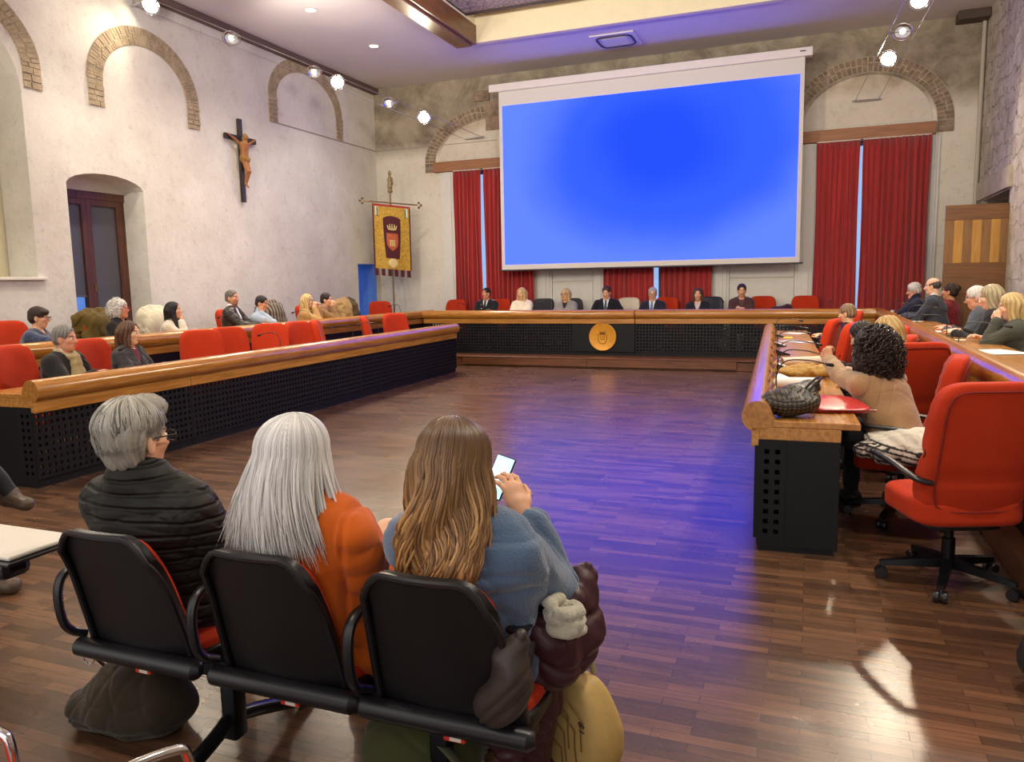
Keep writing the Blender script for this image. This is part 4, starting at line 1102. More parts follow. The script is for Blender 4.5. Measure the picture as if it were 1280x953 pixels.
def head_prims(c, Rh, s=1., fem=True):
    T = lambda p: c+Rh@(vec(p)*s)
    RT = Rh.T
    E_ = lambda p, r, k=.012: Ell(T(p), tuple(q*s for q in r), RT, k)
    P = [E_((0, -.014, .034), (.076, .096, .086), .02), E_((0, .022, -.038), (.060, .066, .078), .03), E_((0, .055, -.095), (.027, .024, .022), .03)]
    if not fem: P.append(E_((0, .02, -.075), (.058, .055, .04), .03))
    P += [E_((-.034, .055, -.022), (.026, .026, .024), .02), E_((.034, .055, -.022), (.026, .026, .024), .02), E_((0, .072, .026), (.048, .018, .011), .015)]
    P += [Cone(T((0, .085, .012)), T((0, .106, -.026)), .0085*s, .0135*s, 1, None, .012), E_((0, .098, -.032), (.019, .012, .009), .008)]
    P += [E_((0, .080, -.060), (.025, .012, .0065), .006), E_((0, .079, -.071), (.022, .012, .007), .006)]
    for e in (-1, 1):
        ec = T((e*.077, -.006, -.012)); Re = np.stack([Rh@unit((1, e*.35, 0)), Rh@unit((-e*.35, 1, 0)), Rh[:, 2]])
        P += [Ell(ec, (.008*s, .021*s, .032*s), Re, .006), Ell(T((e*.076, -.004, -.038)), (.007*s, .012*s, .012*s), Re, .006)]
    S_ = [Ell(T((e*.031, .097, .002)), (.016*s, .014*s, .0115*s), RT, .012) for e in (-1, 1)]
    S2 = [Ell(T((e*.0865, .004, -.010)), (.007*s, .010*s, .016*s), RT, .006) for e in (-1, 1)]
    eyes = [Ell(T((e*.031, .0765, .002)), (.0135*s, .0125*s, .0115*s), RT, .003) for e in (-1, 1)]
    return P, S_+S2, eyes
LIPS = 'b4605a'
def crease(amp, freq, seed=0):
    rs = np.random.RandomState(seed+50); W = [(unit(rs.normal(size=3)), unit(rs.normal(size=3)), rs.uniform(0, 6.28), rs.uniform(.7, 1.5)) for _ in range(3)]
    def f(x, y, z):
        o = 0
        for d, d2, ph, fr in W:
            n = np.sin(freq*fr*(x*d[0]+y*d[1]+z*d[2])+1.8*np.sin(freq*.45*(x*d2[0]+y*d2[1]+z*d2[2])+ph)+ph)
            m = .5+.5*np.sin(freq*.3*(x*d2[1]+y*d2[2]+z*d2[0])+2*ph)
            o = o+np.maximum(0, 1-np.abs(n)*2.)**1.3*m
        return amp*o
    return f
def face_colour(V, c, Rh, s, skin, lips, brow, grey_beard=None):
    base = np.array(hexc(skin)); C = np.tile(base, (len(V), 1))
    L = (V-c)@Rh/s
    near = np.abs(L).max(1) < .2
    x, y, z = L[:, 0], L[:, 1], L[:, 2]
    def put(m, col, a=1.):
        m = np.clip(m*near, 0, 1)[:, None]*a; C[:] = C*(1-m)+np.array(hexc(col))*m
    put(np.exp(-(((np.abs(x)-.042)/.022)**2+((z+.035)/.02)**2))*(y > .02), 'd4775f', .35)
    put((np.exp(-((x/.022)**4+((z+.0655)/.0105)**4)) > .4)*(y > .05), lips, .85)
    put((np.exp(-(((np.abs(x)-.033)/.021)**4+((z-.026-.12*(.033-np.abs(np.abs(x)-.033)))/.0055)**4)) > .4)*(y > .04), brow, .8)
    ex = np.abs(x)-.031
    put(((ex/.0145)**2+((z-.002)/.0075)**2 < 1)*(y > .06), 'e6dfd8', .95)
    put((ex**2+(z-.002)**2 < .0064**2)*(y > .06), '2b1d16', 1)
    put((np.exp(-((ex/.017)**4+((z-.0105)/.003)**4)) > .4)*(y > .06), '3a2a22', .7)
    if grey_beard: put((z < -.045)*(y > -.02)*((np.abs(x) > .026) | (z < -.08) | ((z > -.058))), grey_beard, .75)
    return C
def strands(name, paths, rad, m, parent, cols, sides=5):
    """many tapered locks in one hair mesh"""
    Vs, Fs, Cs = [], [], []; off = 0
    for P, r, cc in zip(paths, rad, cols):
        P = np.asarray(P); n = len(P); T = np.gradient(P, axis=0); T /= np.maximum(1e-9, np.linalg.norm(T, axis=1))[:, None]
        ref = np.array([.3, .9, .2]); A = np.cross(T, ref); A /= np.maximum(1e-6, np.linalg.norm(A, axis=1))[:, None]; Bv = np.cross(T, A)
        t = np.linspace(0, 1, n); rr = r*np.minimum(1, .35+4*t)*np.clip((1-t)*3.2, .10, 1)
        an = np.arange(sides)*2*PI/sides
        ring = P[:, None, :]+rr[:, None, None]*(A[:, None, :]*np.cos(an)[None, :, None]+Bv[:, None, :]*np.sin(an)[None, :, None])
        Vs.append(ring.reshape(-1, 3)); i = np.arange(n-1)[:, None]*sides; k = np.arange(sides)[None, :]; k2 = (k+1) % sides
        Fs.append(np.stack([i+k, i+k2, i+sides+k2, i+sides+k], -1).reshape(-1, 4)+off); off += n*sides
        Cs.append(np.repeat(np.asarray(cc), sides, axis=0) if np.ndim(cc) == 2 else np.tile(cc, (n*sides, 1)))
    me = np_mesh(name, np.concatenate(Vs), np.concatenate(Fs), np.concatenate(Cs)); me.materials.append(m)
    return link(bpy.data.objects.new(name, me), parent)
def hair(style, c, Rh, s, h, parent, col, col2=None, seed=0, nk=None):
    T = lambda p: c+Rh@(vec(p)*s)
    E_ = lambda p, r, k=.015: Ell(T(p), tuple(q*s for q in r), Rh.T, k)
    C_ = lambda a, b, ra, rb, ax=1., k=.02: Cone(T(a), T(b), ra*s, rb*s, ax, Rh[:, 0], k)
    cap = [E_((0, -.018, .040), (.086, .104, .092)), E_((0, -.045, -.01), (.080, .075, .075))]
    face = [E_((0, .098, -.035), (.066, .078, .116), .015)]
    ears = [E_((e*.085, .012, -.02), (.022, .026, .036), .01) for e in (-1, 1)]
    cut = []; amp, fr = .003, 130
    if style == 'short': subs = face+ears; cut = [(T((0, 0, -.068)), -Rh[:, 2])]
    elif style == 'crop':
        cap = [E_((0, -.016, .040), (.081, .100, .089)), E_((0, -.045, -.01), (.076, .07, .07))]; subs = face+ears+[E_((0, .1, .0), (.06, .045, .07))]; cut = [(T((0, 0, -.055)), -Rh[:, 2])]
    elif style == 'fringe':
        subs = [E_((0, .105, -.065), (.06, .07, .085), .012)]+ears; cap.append(E_((0, .05, .07), (.07, .05, .035))); cut = [(T((0, 0, -.085)), -Rh[:, 2])]
    elif style == 'bald':
        cap = [E_((0, -.022, .022), (.081, .098, .078))]; subs = face+ears+[E_((0, .065, .085), (.062, .115, .085))]; cut = [(T((0, 0, -.06)), -Rh[:, 2])]
    elif style == 'full':
        cap += [E_((0, -.052, .03), (.094, .088, .098)), E_((0, -.05, -.05), (.07, .055, .055)), E_((0, .03, .10), (.065, .07, .045))]; subs = face+[E_((e*.09, .02, -.03), (.026, .034, .036), .008) for e in (-1, 1)]; cut = [(T((0, 0, -.115)), -Rh[:, 2])]; amp, fr = .005, 90
    elif style == 'bob':
        cap += [C_((e*.062, -.01, .04), (e*.078, -.005, -.13), .045, .036, 1, .03) for e in (-1, 1)]+[C_((0, -.06, 0), (0, -.065, -.13), .075, .05, 1.3, .03)]
        subs = [E_((0, .10, -.06), (.054, .085, .14), .015)]; amp = .004
    elif style == 'long':
        cap += [C_((e*.062, -.005, .04), (e*.088, .03, -.24), .043, .030, 1, .03) for e in (-1, 1)]+[C_((0, -.06, 0), (0, -.10, -.26), .075, .05, 1.6, .03)]
        subs = [E_((0, .105, -.06), (.052, .085, .16), .015)]; amp = .005
    elif style == 'base':
        cap += [C_((0, -.05, -.02), (0, -.06, -.15), .075, .06, 1.1, .03), E_((0, -.05, -.06), (.085, .06, .07))]; subs = [E_((0, .095, -.06), (.060, .085, .14), .015)]; amp = .002
    elif style == 'curly':
        cap += [E_((0, -.035, .045), (.118, .115, .105), .03), E_((.07, -.02, -.03), (.055, .07, .07), .03), E_((-.07, -.02, -.03), (.055, .07, .07), .03), E_((0, -.08, -.04), (.08, .06, .08), .03)]; subs = [E_((0, .11, -.04), (.060, .085, .10), .015)]; amp, fr = .011, 120
    elif style == 'bigcurl':
        cap += [E_((0, -.05, .03), (.135, .115, .13), .04), E_((.10, -.03, -.08), (.085, .09, .12), .04), E_((-.10, -.03, -.08), (.085, .09, .12), .04), E_((0, -.10, -.10), (.13, .085, .15), .04)]; subs = [E_((0, .13, -.04), (.06, .085, .10), .015)]; amp, fr = .014, 100
    elif style == 'bun':
        cap += [E_((0, -.10, .05), (.055, .05, .05), .02)]; subs = face+ears; cut = [(T((0, 0, -.08)), -Rh[:, 2])]; amp = .006
    else: subs = face
    rs = np.random.RandomState(seed); Wv = [(rs.normal(size=3), rs.uniform(0, 6.3)) for _ in range(5)]
    def disp(x, y, z):
        p = np.stack([x, y, z], -1)-c; L = p@Rh
        if style in ('curly', 'bigcurl'):
            o = 0
            for w, ph in Wv: o = o+np.sin((L@w)*fr+ph+2*np.sin(L[:, 2]*40+ph))
            return amp*o/3
        a = np.arctan2(L[:, 0], -L[:, 1]+.0)*14+L[:, 2]*6+2*np.sin(L[:, 2]*22+seed)
        return amp*(np.sin(a)+.6*np.sin(2.3*a+1+seed)+.5*np.sin(5*a))*.6
    V, F = sdf(cap, h, 0., subs, disp, cut or None, .03)
    c1 = np.array(hexc(col)); c2 = np.array(hexc(col2 or col)); L = (V-c)@Rh
    a = np.arctan2(L[:, 0], -L[:, 1])*16+L[:, 2]*9+2*np.sin(L[:, 2]*22+seed)
    w = (.5+.28*np.sin(a)+.22*np.sin(2.7*a+seed))[:, None]; w = np.clip(w, 0, 1)
    return emit_mesh('hair', (V, F), M_hair, parent, c1*(1-w)+c2*w, .10, 60)
def glasses(c, Rh, s, parent, col='1b1a1c', wide=.030, up=0.):
    bm = B(); T = lambda x, y, z: Vector(c+Rh@(vec((x, y, z))*s))
    for e in (-1, 1):
        ring = []
        for k in range(20):
            a = 2*PI*k/20; ca, sa = math.cos(a), math.sin(a); l = (abs(ca)**3.2+abs(sa)**3.2)**(1/3.2)
            ring.append(T(e*.033+.026*ca/l, .108-abs(ca)*.004+.0*up, .0+up+.018*sa/l))
        tube(bm, ring, .0028*s, 6, closed=True)
        tube(bm, [T(e*.058, .104, .008+up), T(e*.080, .085, .010+up), T(e*.083, .0, .006+up), T(e*.082, -.02, -.008+up)], .0025*s, 6)
    tube(bm, [T(-.009, .108, .004+up), T(0, .111, .007+up), T(.009, .108, .004+up)], .0025*s, 6)
    return obj('glasses', bm, mat('glasses_'+col, col, .25), parent, True)

class Fig: pass
def person(label, head, floor, heading, lean=8, side=0, tw=0, hyaw=0, hpit=0, hrol=0, sw=.168, skin='f', h=.0085, sc=1.,
           hands=None, palms=None, curl=.6, hdir=None, top=None, bottom='26262c', shoes='1c1a1a', hairs=None, fem=True, pz=.53, belly=0., knees=None, feet=None,
           glass=None, lips=None, brow='3a2a20', beard=None, group=None, poles=None, chest=None, legs=True):
    """a seated person; head = world position of the head's centre, floor = height of the floor, heading = turn about z (0 looks along +y)"""
    hr = R(heading); hz = head[2]-floor
    u = unit((math.sin(R(side)), math.sin(R(lean)), math.cos(R(lean))))
    Rh = rotm(hyaw, hpit, hrol)
    hn = unit((u[0]*.6, u[1]*.5+.06, 1.)); nk = .168*sc
    Tl = (hz-pz-hn[2]*nk)/u[2]
    off = u*Tl+hn*nk
    cx, sx_ = math.cos(hr), math.sin(hr)
    wx = head[0]-(off[0]*cx-off[1]*sx_); wy = head[1]-(off[0]*sx_+off[1]*cx)
    root = thing('person', label, 'person', (wx, wy, floor), hr, group)
    g = Fig(); g.root = root
    Pel = vec((0, 0, pz)); Nk = Pel+u*Tl; hc = Pel+off; g.hc, g.Rh, g.sc, g.Nk, g.u, g.Pel = hc, Rh, sc, Nk, u, Pel
    rt = np.array([math.cos(R(tw)), math.sin(R(tw)), 0.]); fw = np.cross(u, rt); g.rt, g.fw = rt, fw
    b_ = 1. if fem else 1.1
    torso = [Cone(Pel+vec((0, .01, .0)), Pel+u*Tl*.35, .125, .112+belly, 1.32, (1, 0, 0), .05), Cone(Pel+u*Tl*.35+fw*belly*.6, Pel+u*Tl*.72, .110*b_+belly, .112*b_, 1.38, rt, .06),
             Cone(Pel+u*Tl*.72, Pel+u*(Tl-.055), .110*b_, .075, 1.5, rt, .06), Cone(Nk-u*.065-rt*(sw-.02), Nk-u*.065+rt*(sw-.02), .055*b_, .055*b_, 1, None, .05), Cone(Nk-u*.02-rt*.08, Nk-u*.02+rt*.08, .04, .04, 1, None, .06)]
    if fem: torso += [Ell(Pel+u*Tl*.64+fw*.085+rt*e*.075, (.062, .06, .065), None, .04) for e in (-1, 1)]
    neck = [Cone(Nk-u*.04-fw*.01, hc-Rh[:, 1]*.018*sc-Rh[:, 2]*.06*sc, .060 if fem else .066, .050 if fem else .058, 1, None, .03)]
    HP, HS, EY = head_prims(hc, Rh, sc, fem)
    arms = []; fore = []; hd = []; g.wr = {}; g.el = {}
    hands = hands or ((-.12, .40, .80), (.12, .40, .80))
    for i, e in ((0, -1), (1, 1)):
        S_ = Nk-u*.065+rt*e*sw
        t = hands[i]
        if isinstance(t, str):
            t = hc+Rh@vec({'chin': (e*.03, .085, -.165), 'cheek': (e*.085, .055, -.135), 'mouth': (e*.03, .125, -.12), 'temple': (e*.10, .04, -.08)}[t])
        po = (poles or {}).get(i, (e*.55, -.25, -.8))
        E2, W = ik(S_, t, .285*sc, .255*sc, po)
        arms.append(Cone(S_, E2, .054*b_, .043*b_, 1, None, .03)); fore.append(Cone(E2, W, .043*b_, .027, 1, None, .02))
        g.wr[i], g.el[i] = W, E2
        dd = unit(W-E2) if not (hdir and hdir.get(i) is not None) else unit(hdir[i])
        pp = (palms or {}).get(i, (0, 0, -1))
        cu = curl[i] if isinstance(curl, (tuple, list)) else curl
        hd += hand(W, dd, pp, e, cu, sc)
    leg = []; foot = []
    kn = knees or ((-.12, .43, pz+.03), (.12, .43, pz+.03)); ft = feet or ((-.12, .44, .09), (.12, .44, .09))
    if legs:
        for i, e in ((0, -1), (1, 1)):
            hp = Pel+vec((e*.085, .02, 0)); K = vec(kn[i]); A = vec(ft[i])
            leg += [Cone(hp, K, .088, .06, 1, None, .03), Cone(K, A, .057, .036, 1, None, .02)]
            fd = unit((A-K)*vec((1, 1, 0))*.0+vec((math.sin(R(8*e)), 1, 0))) if not (feet and len(feet) > 2) else unit(feet[2][i])
            A2 = A-vec((0, 0, .045))
            foot += [Cone(A, A2-fd*.03, .036, .034, 1, None, .03), Cone(A2-fd*.035, A2+fd*.13, .034, .032, 1.15, np.cross(fd, (0, 0, 1)), .03)]
    body = torso+neck+arms+fore+leg+foot+HP
    V, F = sdf(body+hd, h, 0., HS, None, None); 
    C = face_colour(V, hc, Rh, sc, SK.get(skin, skin), lips or LIPS, brow, beard)
    emit_mesh('body', (V, F), M_skin, root, C, .03, 30)
    V, F = sdf(EY, min(h, .004)); L = (V-hc)@Rh/sc; ex = np.abs(L[:, 0])-.031
    Ce = np.where((ex**2+(L[:, 2]-.002)**2 < .0066**2)[:, None], np.array(hexc('2a1c15')), np.array(hexc('e4ddd6')))
    emit_mesh('eyes', (V, F), M_skin, root, Ce, 0)
    tp = dict(col='2a2a30', inf=.014, mat=M_cloth, hem=.10, wr=.006, wf=26, sl=.95, collar=.0, seed=1); tp.update(top or {})
    pr = list(torso)
    pr += arms+[Cone(f.a, f.a+(f.b-f.a)*tp['sl'], f.ra, f.ra+(f.rb-f.ra)*tp['sl']+.004, 1, None, .02) for f in fore]
    if tp.get('puff'):
        for p in pr[-4:]: p2 = p
    pr.append(Cone(Pel+vec((0, .015, .0)), Pel+vec((0, .015, -tp['hem']*.5)), .13, .13, 1.34, (1, 0, 0), .05))
    if tp['hem'] > .05: pr.append(Cone(Pel+vec((-.05, .05, -.02)), Pel+vec((.05, .05, -.02)), .13, .13, 1, None, .05))
    if tp['collar']:
        pr += [Cone(Nk-u*.02, Nk+hn*(.02+tp['collar'])-fw*.012, .076, .070, 1.08, rt, .02)]
    subs = []
    nc = Nk+hn*.0
    if not tp['collar']: subs.append(Cone(nc+hn*.005+fw*.03, nc+hn*.2+fw*.04, .052, .06, 1.1, rt, .01))
    else: subs.append(Cone(nc+hn*.01+fw*.02, nc+hn*.25+fw*.015, .058, .062, 1.05, rt, .01))
    if tp.get('vee'):
        vd = tp['vee']; a0 = Nk+fw*.14-u*.02
        subs += [Cone(Nk+fw*.12+hn*.04+rt*e*.02, Nk-u*vd+fw*.19, .052, .012, 1, None, .01) for e in (-1, 0, 1)]
        subs.append(Cone(Nk+fw*.06+hn*.05, Nk+fw*.15-u*.06, .062, .05, 1, None, .01))
    wk = wrinkle(tp['wr'], tp['wf'], tp['seed'])
    dsp = tp.get('disp'); 
    ck = crease(tp.get('cr', .006), tp.get('cf', 30), tp['seed']+len(label))
    dfun = (lambda x, y, z: wk(x, y, z)+ck(x, y, z)+dsp(x, y, z, g)) if dsp else (lambda x, y, z: wk(x, y, z)+ck(x, y, z))
    cuts = [(Pel+vec((0, 0, -tp['hem'])), (0, 0, -1))]
    VF = sdf(pr, h, tp['inf'], subs, dfun, cuts)
    tc_ = tp['col']
    if tp.get('colf'): tc_ = tp['colf'](VF[0], g)
    emit_mesh(tp.get('name', 'jacket'), VF, tp['mat'], root, tc_, tp.get('var', .08), 25)
    if tp.get('shirt'):
        sp = [p for p in torso[1:]]+[Cone(Nk-u*.03, Nk+hn*.045-fw*.005, .066, .060, 1.05, rt, .02)]
        VF = sdf(sp, h, .007, [Cone(nc+hn*.035+fw*.02, nc+hn*.25+fw*.015, .052, .058, 1.05, rt, .01)], wrinkle(.002, 30, 4))
        emit_mesh('shirt', VF, M_cloth, root, tp['shirt'], .03)
    if tp.get('tie'):
        q0 = Nk+fw*.075+hn*.01; q1 = Nk-u*.10+fw*.135; q2 = Nk-u*.30+fw*.15
        VF = sdf([Ell(q0+fw*.008, (.020, .014, .018), None, .01), Cone(q0, q1, .012, .018, 1.6, rt, .01), Cone(q1, q2, .018, .024, 1.6, rt, .01)], h*.8)
        emit_mesh('tie', VF, M_cloth, root, tp['tie'], .05)
    if tp.get('scarf'):
        q = []
        for k in range(14):
            a = 2*PI*k/14; a2 = 2*PI*(k+1)/14
            f_ = lambda a: Nk+hn*.022+rt*.078*math.cos(a)+fw*(.078*math.sin(a)+.012)-hn*.02*math.sin(a)
            q.append(Cone(f_(a), f_(a2), .030, .030, 1, None, .02))
        q += [Cone(Nk+fw*.10+rt*.02, Nk-u*.2+fw*.17+rt*.04, .034, .05, 1.3, rt, .03), Cone(Nk+fw*.10-rt*.03, Nk-u*.16+fw*.17-rt*.02, .034, .045, 1.3, rt, .03)]
        VF = sdf(q, h, 0, (), wrinkle(.006, 55, 5)); emit_mesh('scarf', VF, M_cloth, root, tp['scarf'], .18, 60)
    if legs:
        pr = [torso[0]]+leg
        emit_mesh('trousers', sdf(pr, h*1.1, .013, (), wrinkle(.005, 30, 7), [(Pel+vec((0, 0, .12)), (0, 0, 1))]), M_cloth, root, bottom, .07)
        for q in (foot[:2], foot[2:]): emit_mesh('shoe', sdf(q, h, .012, (), None, [(vec((0, 0, .0)), (0, 0, -1))]), M_leather, root, shoes, .05)
    if hairs:
        hair(hairs[0], hc, Rh, sc, min(h, .008), root, hairs[1], hairs[2] if len(hairs) > 2 else None, hairs[3] if len(hairs) > 3 else 0)
    if glass: glasses(hc, Rh, sc, root, glass)
    return g

# ---- the presiding desk (all face the hall)
S_ = dict
F_ = PZ
suit = lambda c, tie, **k: dict(col=c, vee=.26, shirt='d8dce2', tie=tie, inf=.018, name='suit_jacket', **k)
def uni_col(V, g):
    C = np.tile(np.array(hexc('181a22')), (len(V), 1)); L = V-g.Nk
    ep = (np.abs(L@g.rt) > .12)*(np.abs(L@g.rt) < .19)*((L@g.u) > -.035)*(np.abs(L@g.fw) < .025); C[ep] = hexc('a9a9b4')
    rb = (np.abs(L@g.rt-(-.085)) < .045)*((L@g.u) > -.20)*((L@g.u) < -.15)*(L@g.fw > 0); C[rb] = hexc('8f8372')
    bt = (np.abs(L@g.rt) < .012)*(np.abs(((L@g.u) % .09)-.045) < .012)*(L@g.fw > 0); C[bt] = hexc('c9c2a8')
    return C
person('person in a dark military uniform with silver shoulder marks at the presiding desk', (-6.56, 15.30, 1.40), F_, 178, 6, hyaw=-18, skin='t', fem=False, sw=.185, hairs=('crop', '1d1714'), top=dict(col='181a22', colf=uni_col, vee=.12, shirt='d9dde0', tie='22242c', inf=.018, name='uniform_tunic'), hands=((-.10, .42, .80), (.10, .42, .80)))
person('person with long blonde hair in a white jacket at the presiding desk', (-5.75, 15.30, 1.39), F_, 180, 8, hyaw=-8, hpit=-4, skin='p', hairs=('long', 'a97f4a', 'e0c189', 2), top=dict(col='e6dcc6', vee=.14, shirt='e8e2d6', inf=.018, wr=.008), hands=((-.06, .42, .82), (.06, .42, .82)))
person('blonde person with dark glasses in a grey cardigan at the presiding desk', (-4.77, 15.30, 1.36), F_, 176, 6, hyaw=-14, skin='f', hairs=('bob', '8f7347', 'd8bf88', 3), glass='231c1c', top=dict(col='8d8b8a', vee=.20, shirt='2b262a', inf=.018, mat=M_knit, name='cardigan'))
person('person in a dark suit and tie, head bowed, in the middle of the presiding desk', (-3.90, 15.28, 1.39), F_, 180, 10, hpit=-18, skin='f', fem=False, sw=.20, hairs=('short', '2e2019', '46342a', 4), top=suit('12131c', '4a5670'), hands=((-.33, .42, .80), (.20, .42, .80)), palms={0: (0, 0, -1)})
person('grey haired person with glasses, blue tie and dark suit at the presiding desk', (-2.96, 15.28, 1.35), F_, 178, 8, hpit=-12, hyaw=6, skin='p', fem=False, sw=.18, hairs=('short', '8d8984', 'c0bcb6', 5), glass='3b302c', top=suit('1e2330', '5d7fa8'))
person('person with brown wavy bob in a dark blazer at the presiding desk', (-2.08, 15.30, 1.33), F_, 180, 8, hpit=-4, hyaw=4, skin='f', hairs=('bob', '3a2318', '6b452f', 6), top=dict(col='1c1d27', vee=.20, shirt='c5b5ba', inf=.018))
person('short dark haired person in a brown jacket, hands clasped, rightmost at the presiding desk', (-1.26, 15.28, 1.39), F_, 182, 12, hpit=-10, hyaw=4, skin='f', hairs=('short', '241a1a', '3b2b2b', 7), top=dict(col='4a3034', vee=.12, shirt='5a3c40', inf=.018, wr=.008), hands=((-.02, .36, .87), (.03, .37, .85)), palms={0: (1, 0, -.3), 1: (-1, 0, -.3)}, curl=1.0)

# ---- left outer desk (all look along +x towards the middle)
person('short dark haired person with glasses in a blue cardigan, leftmost in the outer row', (-8.43, 6.37, 1.31), F_, -62, 14, hyaw=6, hpit=-6, skin='f', h=.007, hairs=('fringe', '1f1613', '33261f', 8), glass='2b2422', top=dict(col='2f3c5c', inf=.018, wr=.007, mat=M_knit, name='cardigan'), hands=((-.28, .33, .80), (.26, .62, .85)))
P7 = person('person with a mass of white curls and red glasses in black before the window', (-8.42, 7.50, 1.36), F_, -72, 5, hpit=6, hyaw=0, skin='r', h=.007, hairs=('curly', 'c4c2be', 'd8d6d2', 9), glass='9a2a2a', top=dict(col='191719', inf=.02, wr=.008, collar=.02))
person('black haired person in a cream sweater with chin on hand at the left outer desk', (-8.43, 8.42, 1.31), F_, -68, 12, hyaw=4, hpit=4, skin='f', h=.0075, hairs=('long', '0f0c0d', '1e191a', 10), top=dict(col='dcd5c4', inf=.018, mat=M_knit, scarf='6d6450', name='sweater'), hands=((-.05, .36, .82), 'chin'), palms={1: (0, -1, 0)}, hdir={1: (-.5, .1, .8)}, poles={1: (.35, .3, -1)}, curl=(.6, 1.3))
person('person with grey temples in a brown leather jacket and white shirt', (-8.42, 9.60, 1.46), F_, -66, 2, hyaw=-18, hpit=0, skin='t', fem=False, sw=.20, h=.0075, hairs=('crop', '3b3632', '7d7872', 11), beard='8a6a58', top=dict(col='2e2825', inf=.024, vee=.34, shirt='e4e4e6', mat=M_leather, wr=.009, name='leather_jacket', collar=.0), hands=((-.08, .44, .86), (.10, .46, .86)), palms={0: (1, 0, -.5), 1: (-1, 0, -.5)}, curl=.9)
person('young person in a pale blue shirt leaning face on fist at the left outer desk', (-8.28, 10.12, 1.36), F_, -70, 20, hyaw=-10, hpit=-14, skin='t', fem=False, sw=.165, h=.0075, hairs=('crop', '16110f', '2a211d', 12), top=dict(col='a9b9cb', inf=.014, wr=.008, name='shirt_top', collar=.015), hands=((-.05, .42, .80), 'cheek'), palms={1: (-1, -.3, 0)}, hdir={1: (0, .1, 1)}, poles={1: (.2, .5, -1)}, curl=(.6, 1.7))
person('blonde person with glasses in a beige jacket, hands raised to the mouth', (-8.40, 11.50, 1.36), F_, -66, 12, hyaw=-4, hpit=-2, skin='p', h=.0075, hairs=('long', 'b08b4e', 'e6cd92', 13), glass='3a2c28', top=dict(col='b8935f', inf=.02, wr=.007), hands=((-.04, .30, 1.05), 'mouth'), palms={0: (1, -.5, 0), 1: (-1, -.5, 0)}, hdir={0: (.2, .3, 1), 1: (-.1, .1, 1)}, poles={0: (-.3, .4, -1), 1: (.3, .4, -1)}, curl=.9)
person('dark haired person in a brown top half hidden behind the blonde in beige', (-8.28, 11.90, 1.37), F_, -72, 14, hyaw=-6, hpit=-4, skin='f', h=.008, hairs=('short', '17110f', '2a201c', 14), top=dict(col='8b6a44', inf=.018), hands=((-.05, .42, .80), 'mouth'), palms={1: (-1, -.5, 0)}, hdir={1: (0, .1, 1)}, poles={1: (.3, .4, -1)}, curl=.9)
# ---- left inner desk
person('grey haired person in a black coat with a beige scarf at the left inner desk', (-6.66, 5.28, 1.16), 0, -72, 12, hyaw=2, hpit=-4, skin='r', fem=False, sw=.195, h=.0065, hairs=('short', '55524f', '8f8c88', 15), top=dict(col='1c1a1b', inf=.024, vee=.24, shirt='cfc7bd', scarf='a3936c', wr=.008, name='coat'), hands=((-.10, .38, .80), (.12, .46, .82)))
person('dark brown haired person in a grey blazer at the left inner desk', (-6.66, 6.03, 1.16), 0, -74, 8, hyaw=2, hpit=-3, skin='p', h=.0065, hairs=('long', '241815', '6f4a30', 16), top=dict(col='3c3a3e', inf=.02, vee=.2, shirt='6a2438', wr=.007, name='blazer'), hands=((-.12, .38, .80), (.10, .40, .80)))
# ---- right outer desk (look along -x)
person('white haired person in navy resting face on hand at the right outer desk', (1.52, 13.98, 1.375), F_, 82, 20, hyaw=6, hpit=-16, hrol=-12, skin='r', fem=False, h=.0075, hairs=('short', 'aaa8a4', 'e0deda', 17), top=dict(col='1c2236', inf=.02, wr=.007, collar=.02), hands=('cheek', (.12, .44, .80)), palms={0: (1, -.2, 0)}, hdir={0: (.1, .1, 1)}, poles={0: (-.2, .5, -1)}, curl=(1., .6))
person('balding person in a dark grey suit leaning on the right outer desk', (1.622, 12.70, 1.448), F_, 72, 10, hpit=-6, hyaw=0, skin='p', fem=False, sw=.20, h=.0075, hairs=('bald', '3a322d', '5b5049', 18), top=suit('333844', '2b3346', wr=.007), hands=((-.10, .48, .84), (.02, .50, .84)), curl=.9)
person('dark haired person half hidden behind the balding one, in front of the wooden door', (1.955, 13.45, 1.356), F_, 60, 2, hyaw=10, skin='t', h=.008, hairs=('bun', '21150f', '3c281c', 19), top=dict(col='7a2228', inf=.02))
person('white haired person with black glasses and grey jacket at the right outer desk', (1.70, 9.92, 1.35), F_, 78, 16, hpit=-14, skin='r', fem=False, h=.007, hairs=('short', 'b3b0ab', 'dedbd6', 20), glass='151416', top=dict(col='4b5058', inf=.02, vee=.16, shirt='6b707a', wr=.007), hands=((-.12, .44, .82), (.16, .40, .82)))
person('person with a straight grey-blond bob in black at the right outer desk', (1.74, 9.36, 1.37), F_, 70, 16, hpit=-14, hyaw=8, skin='p', h=.007, hairs=('bob', '7d7259', 'bdb08c', 21), top=dict(col='1c1b1e', inf=.02, wr=.007), hands=((-.14, .46, .82), (.14, .44, .82)), palms={0: (0, 0, -1)})
person('blonde person in a grey-green jacket with hand at the mouth at the right edge', (1.74, 8.45, 1.30), F_, 74, 20, hpit=-10, hyaw=8, skin='p', h=.007, hairs=('bob', '9c7f4a', 'dcc48c', 22), top=dict(col='45483f', inf=.022, wr=.008), hands=('mouth', (.2, .42, .80)), palms={0: (1, -.5, 0)}, hdir={0: (.2, .1, 1)}, poles={0: (-.3, .4, -1)}, curl=(.9, .6))
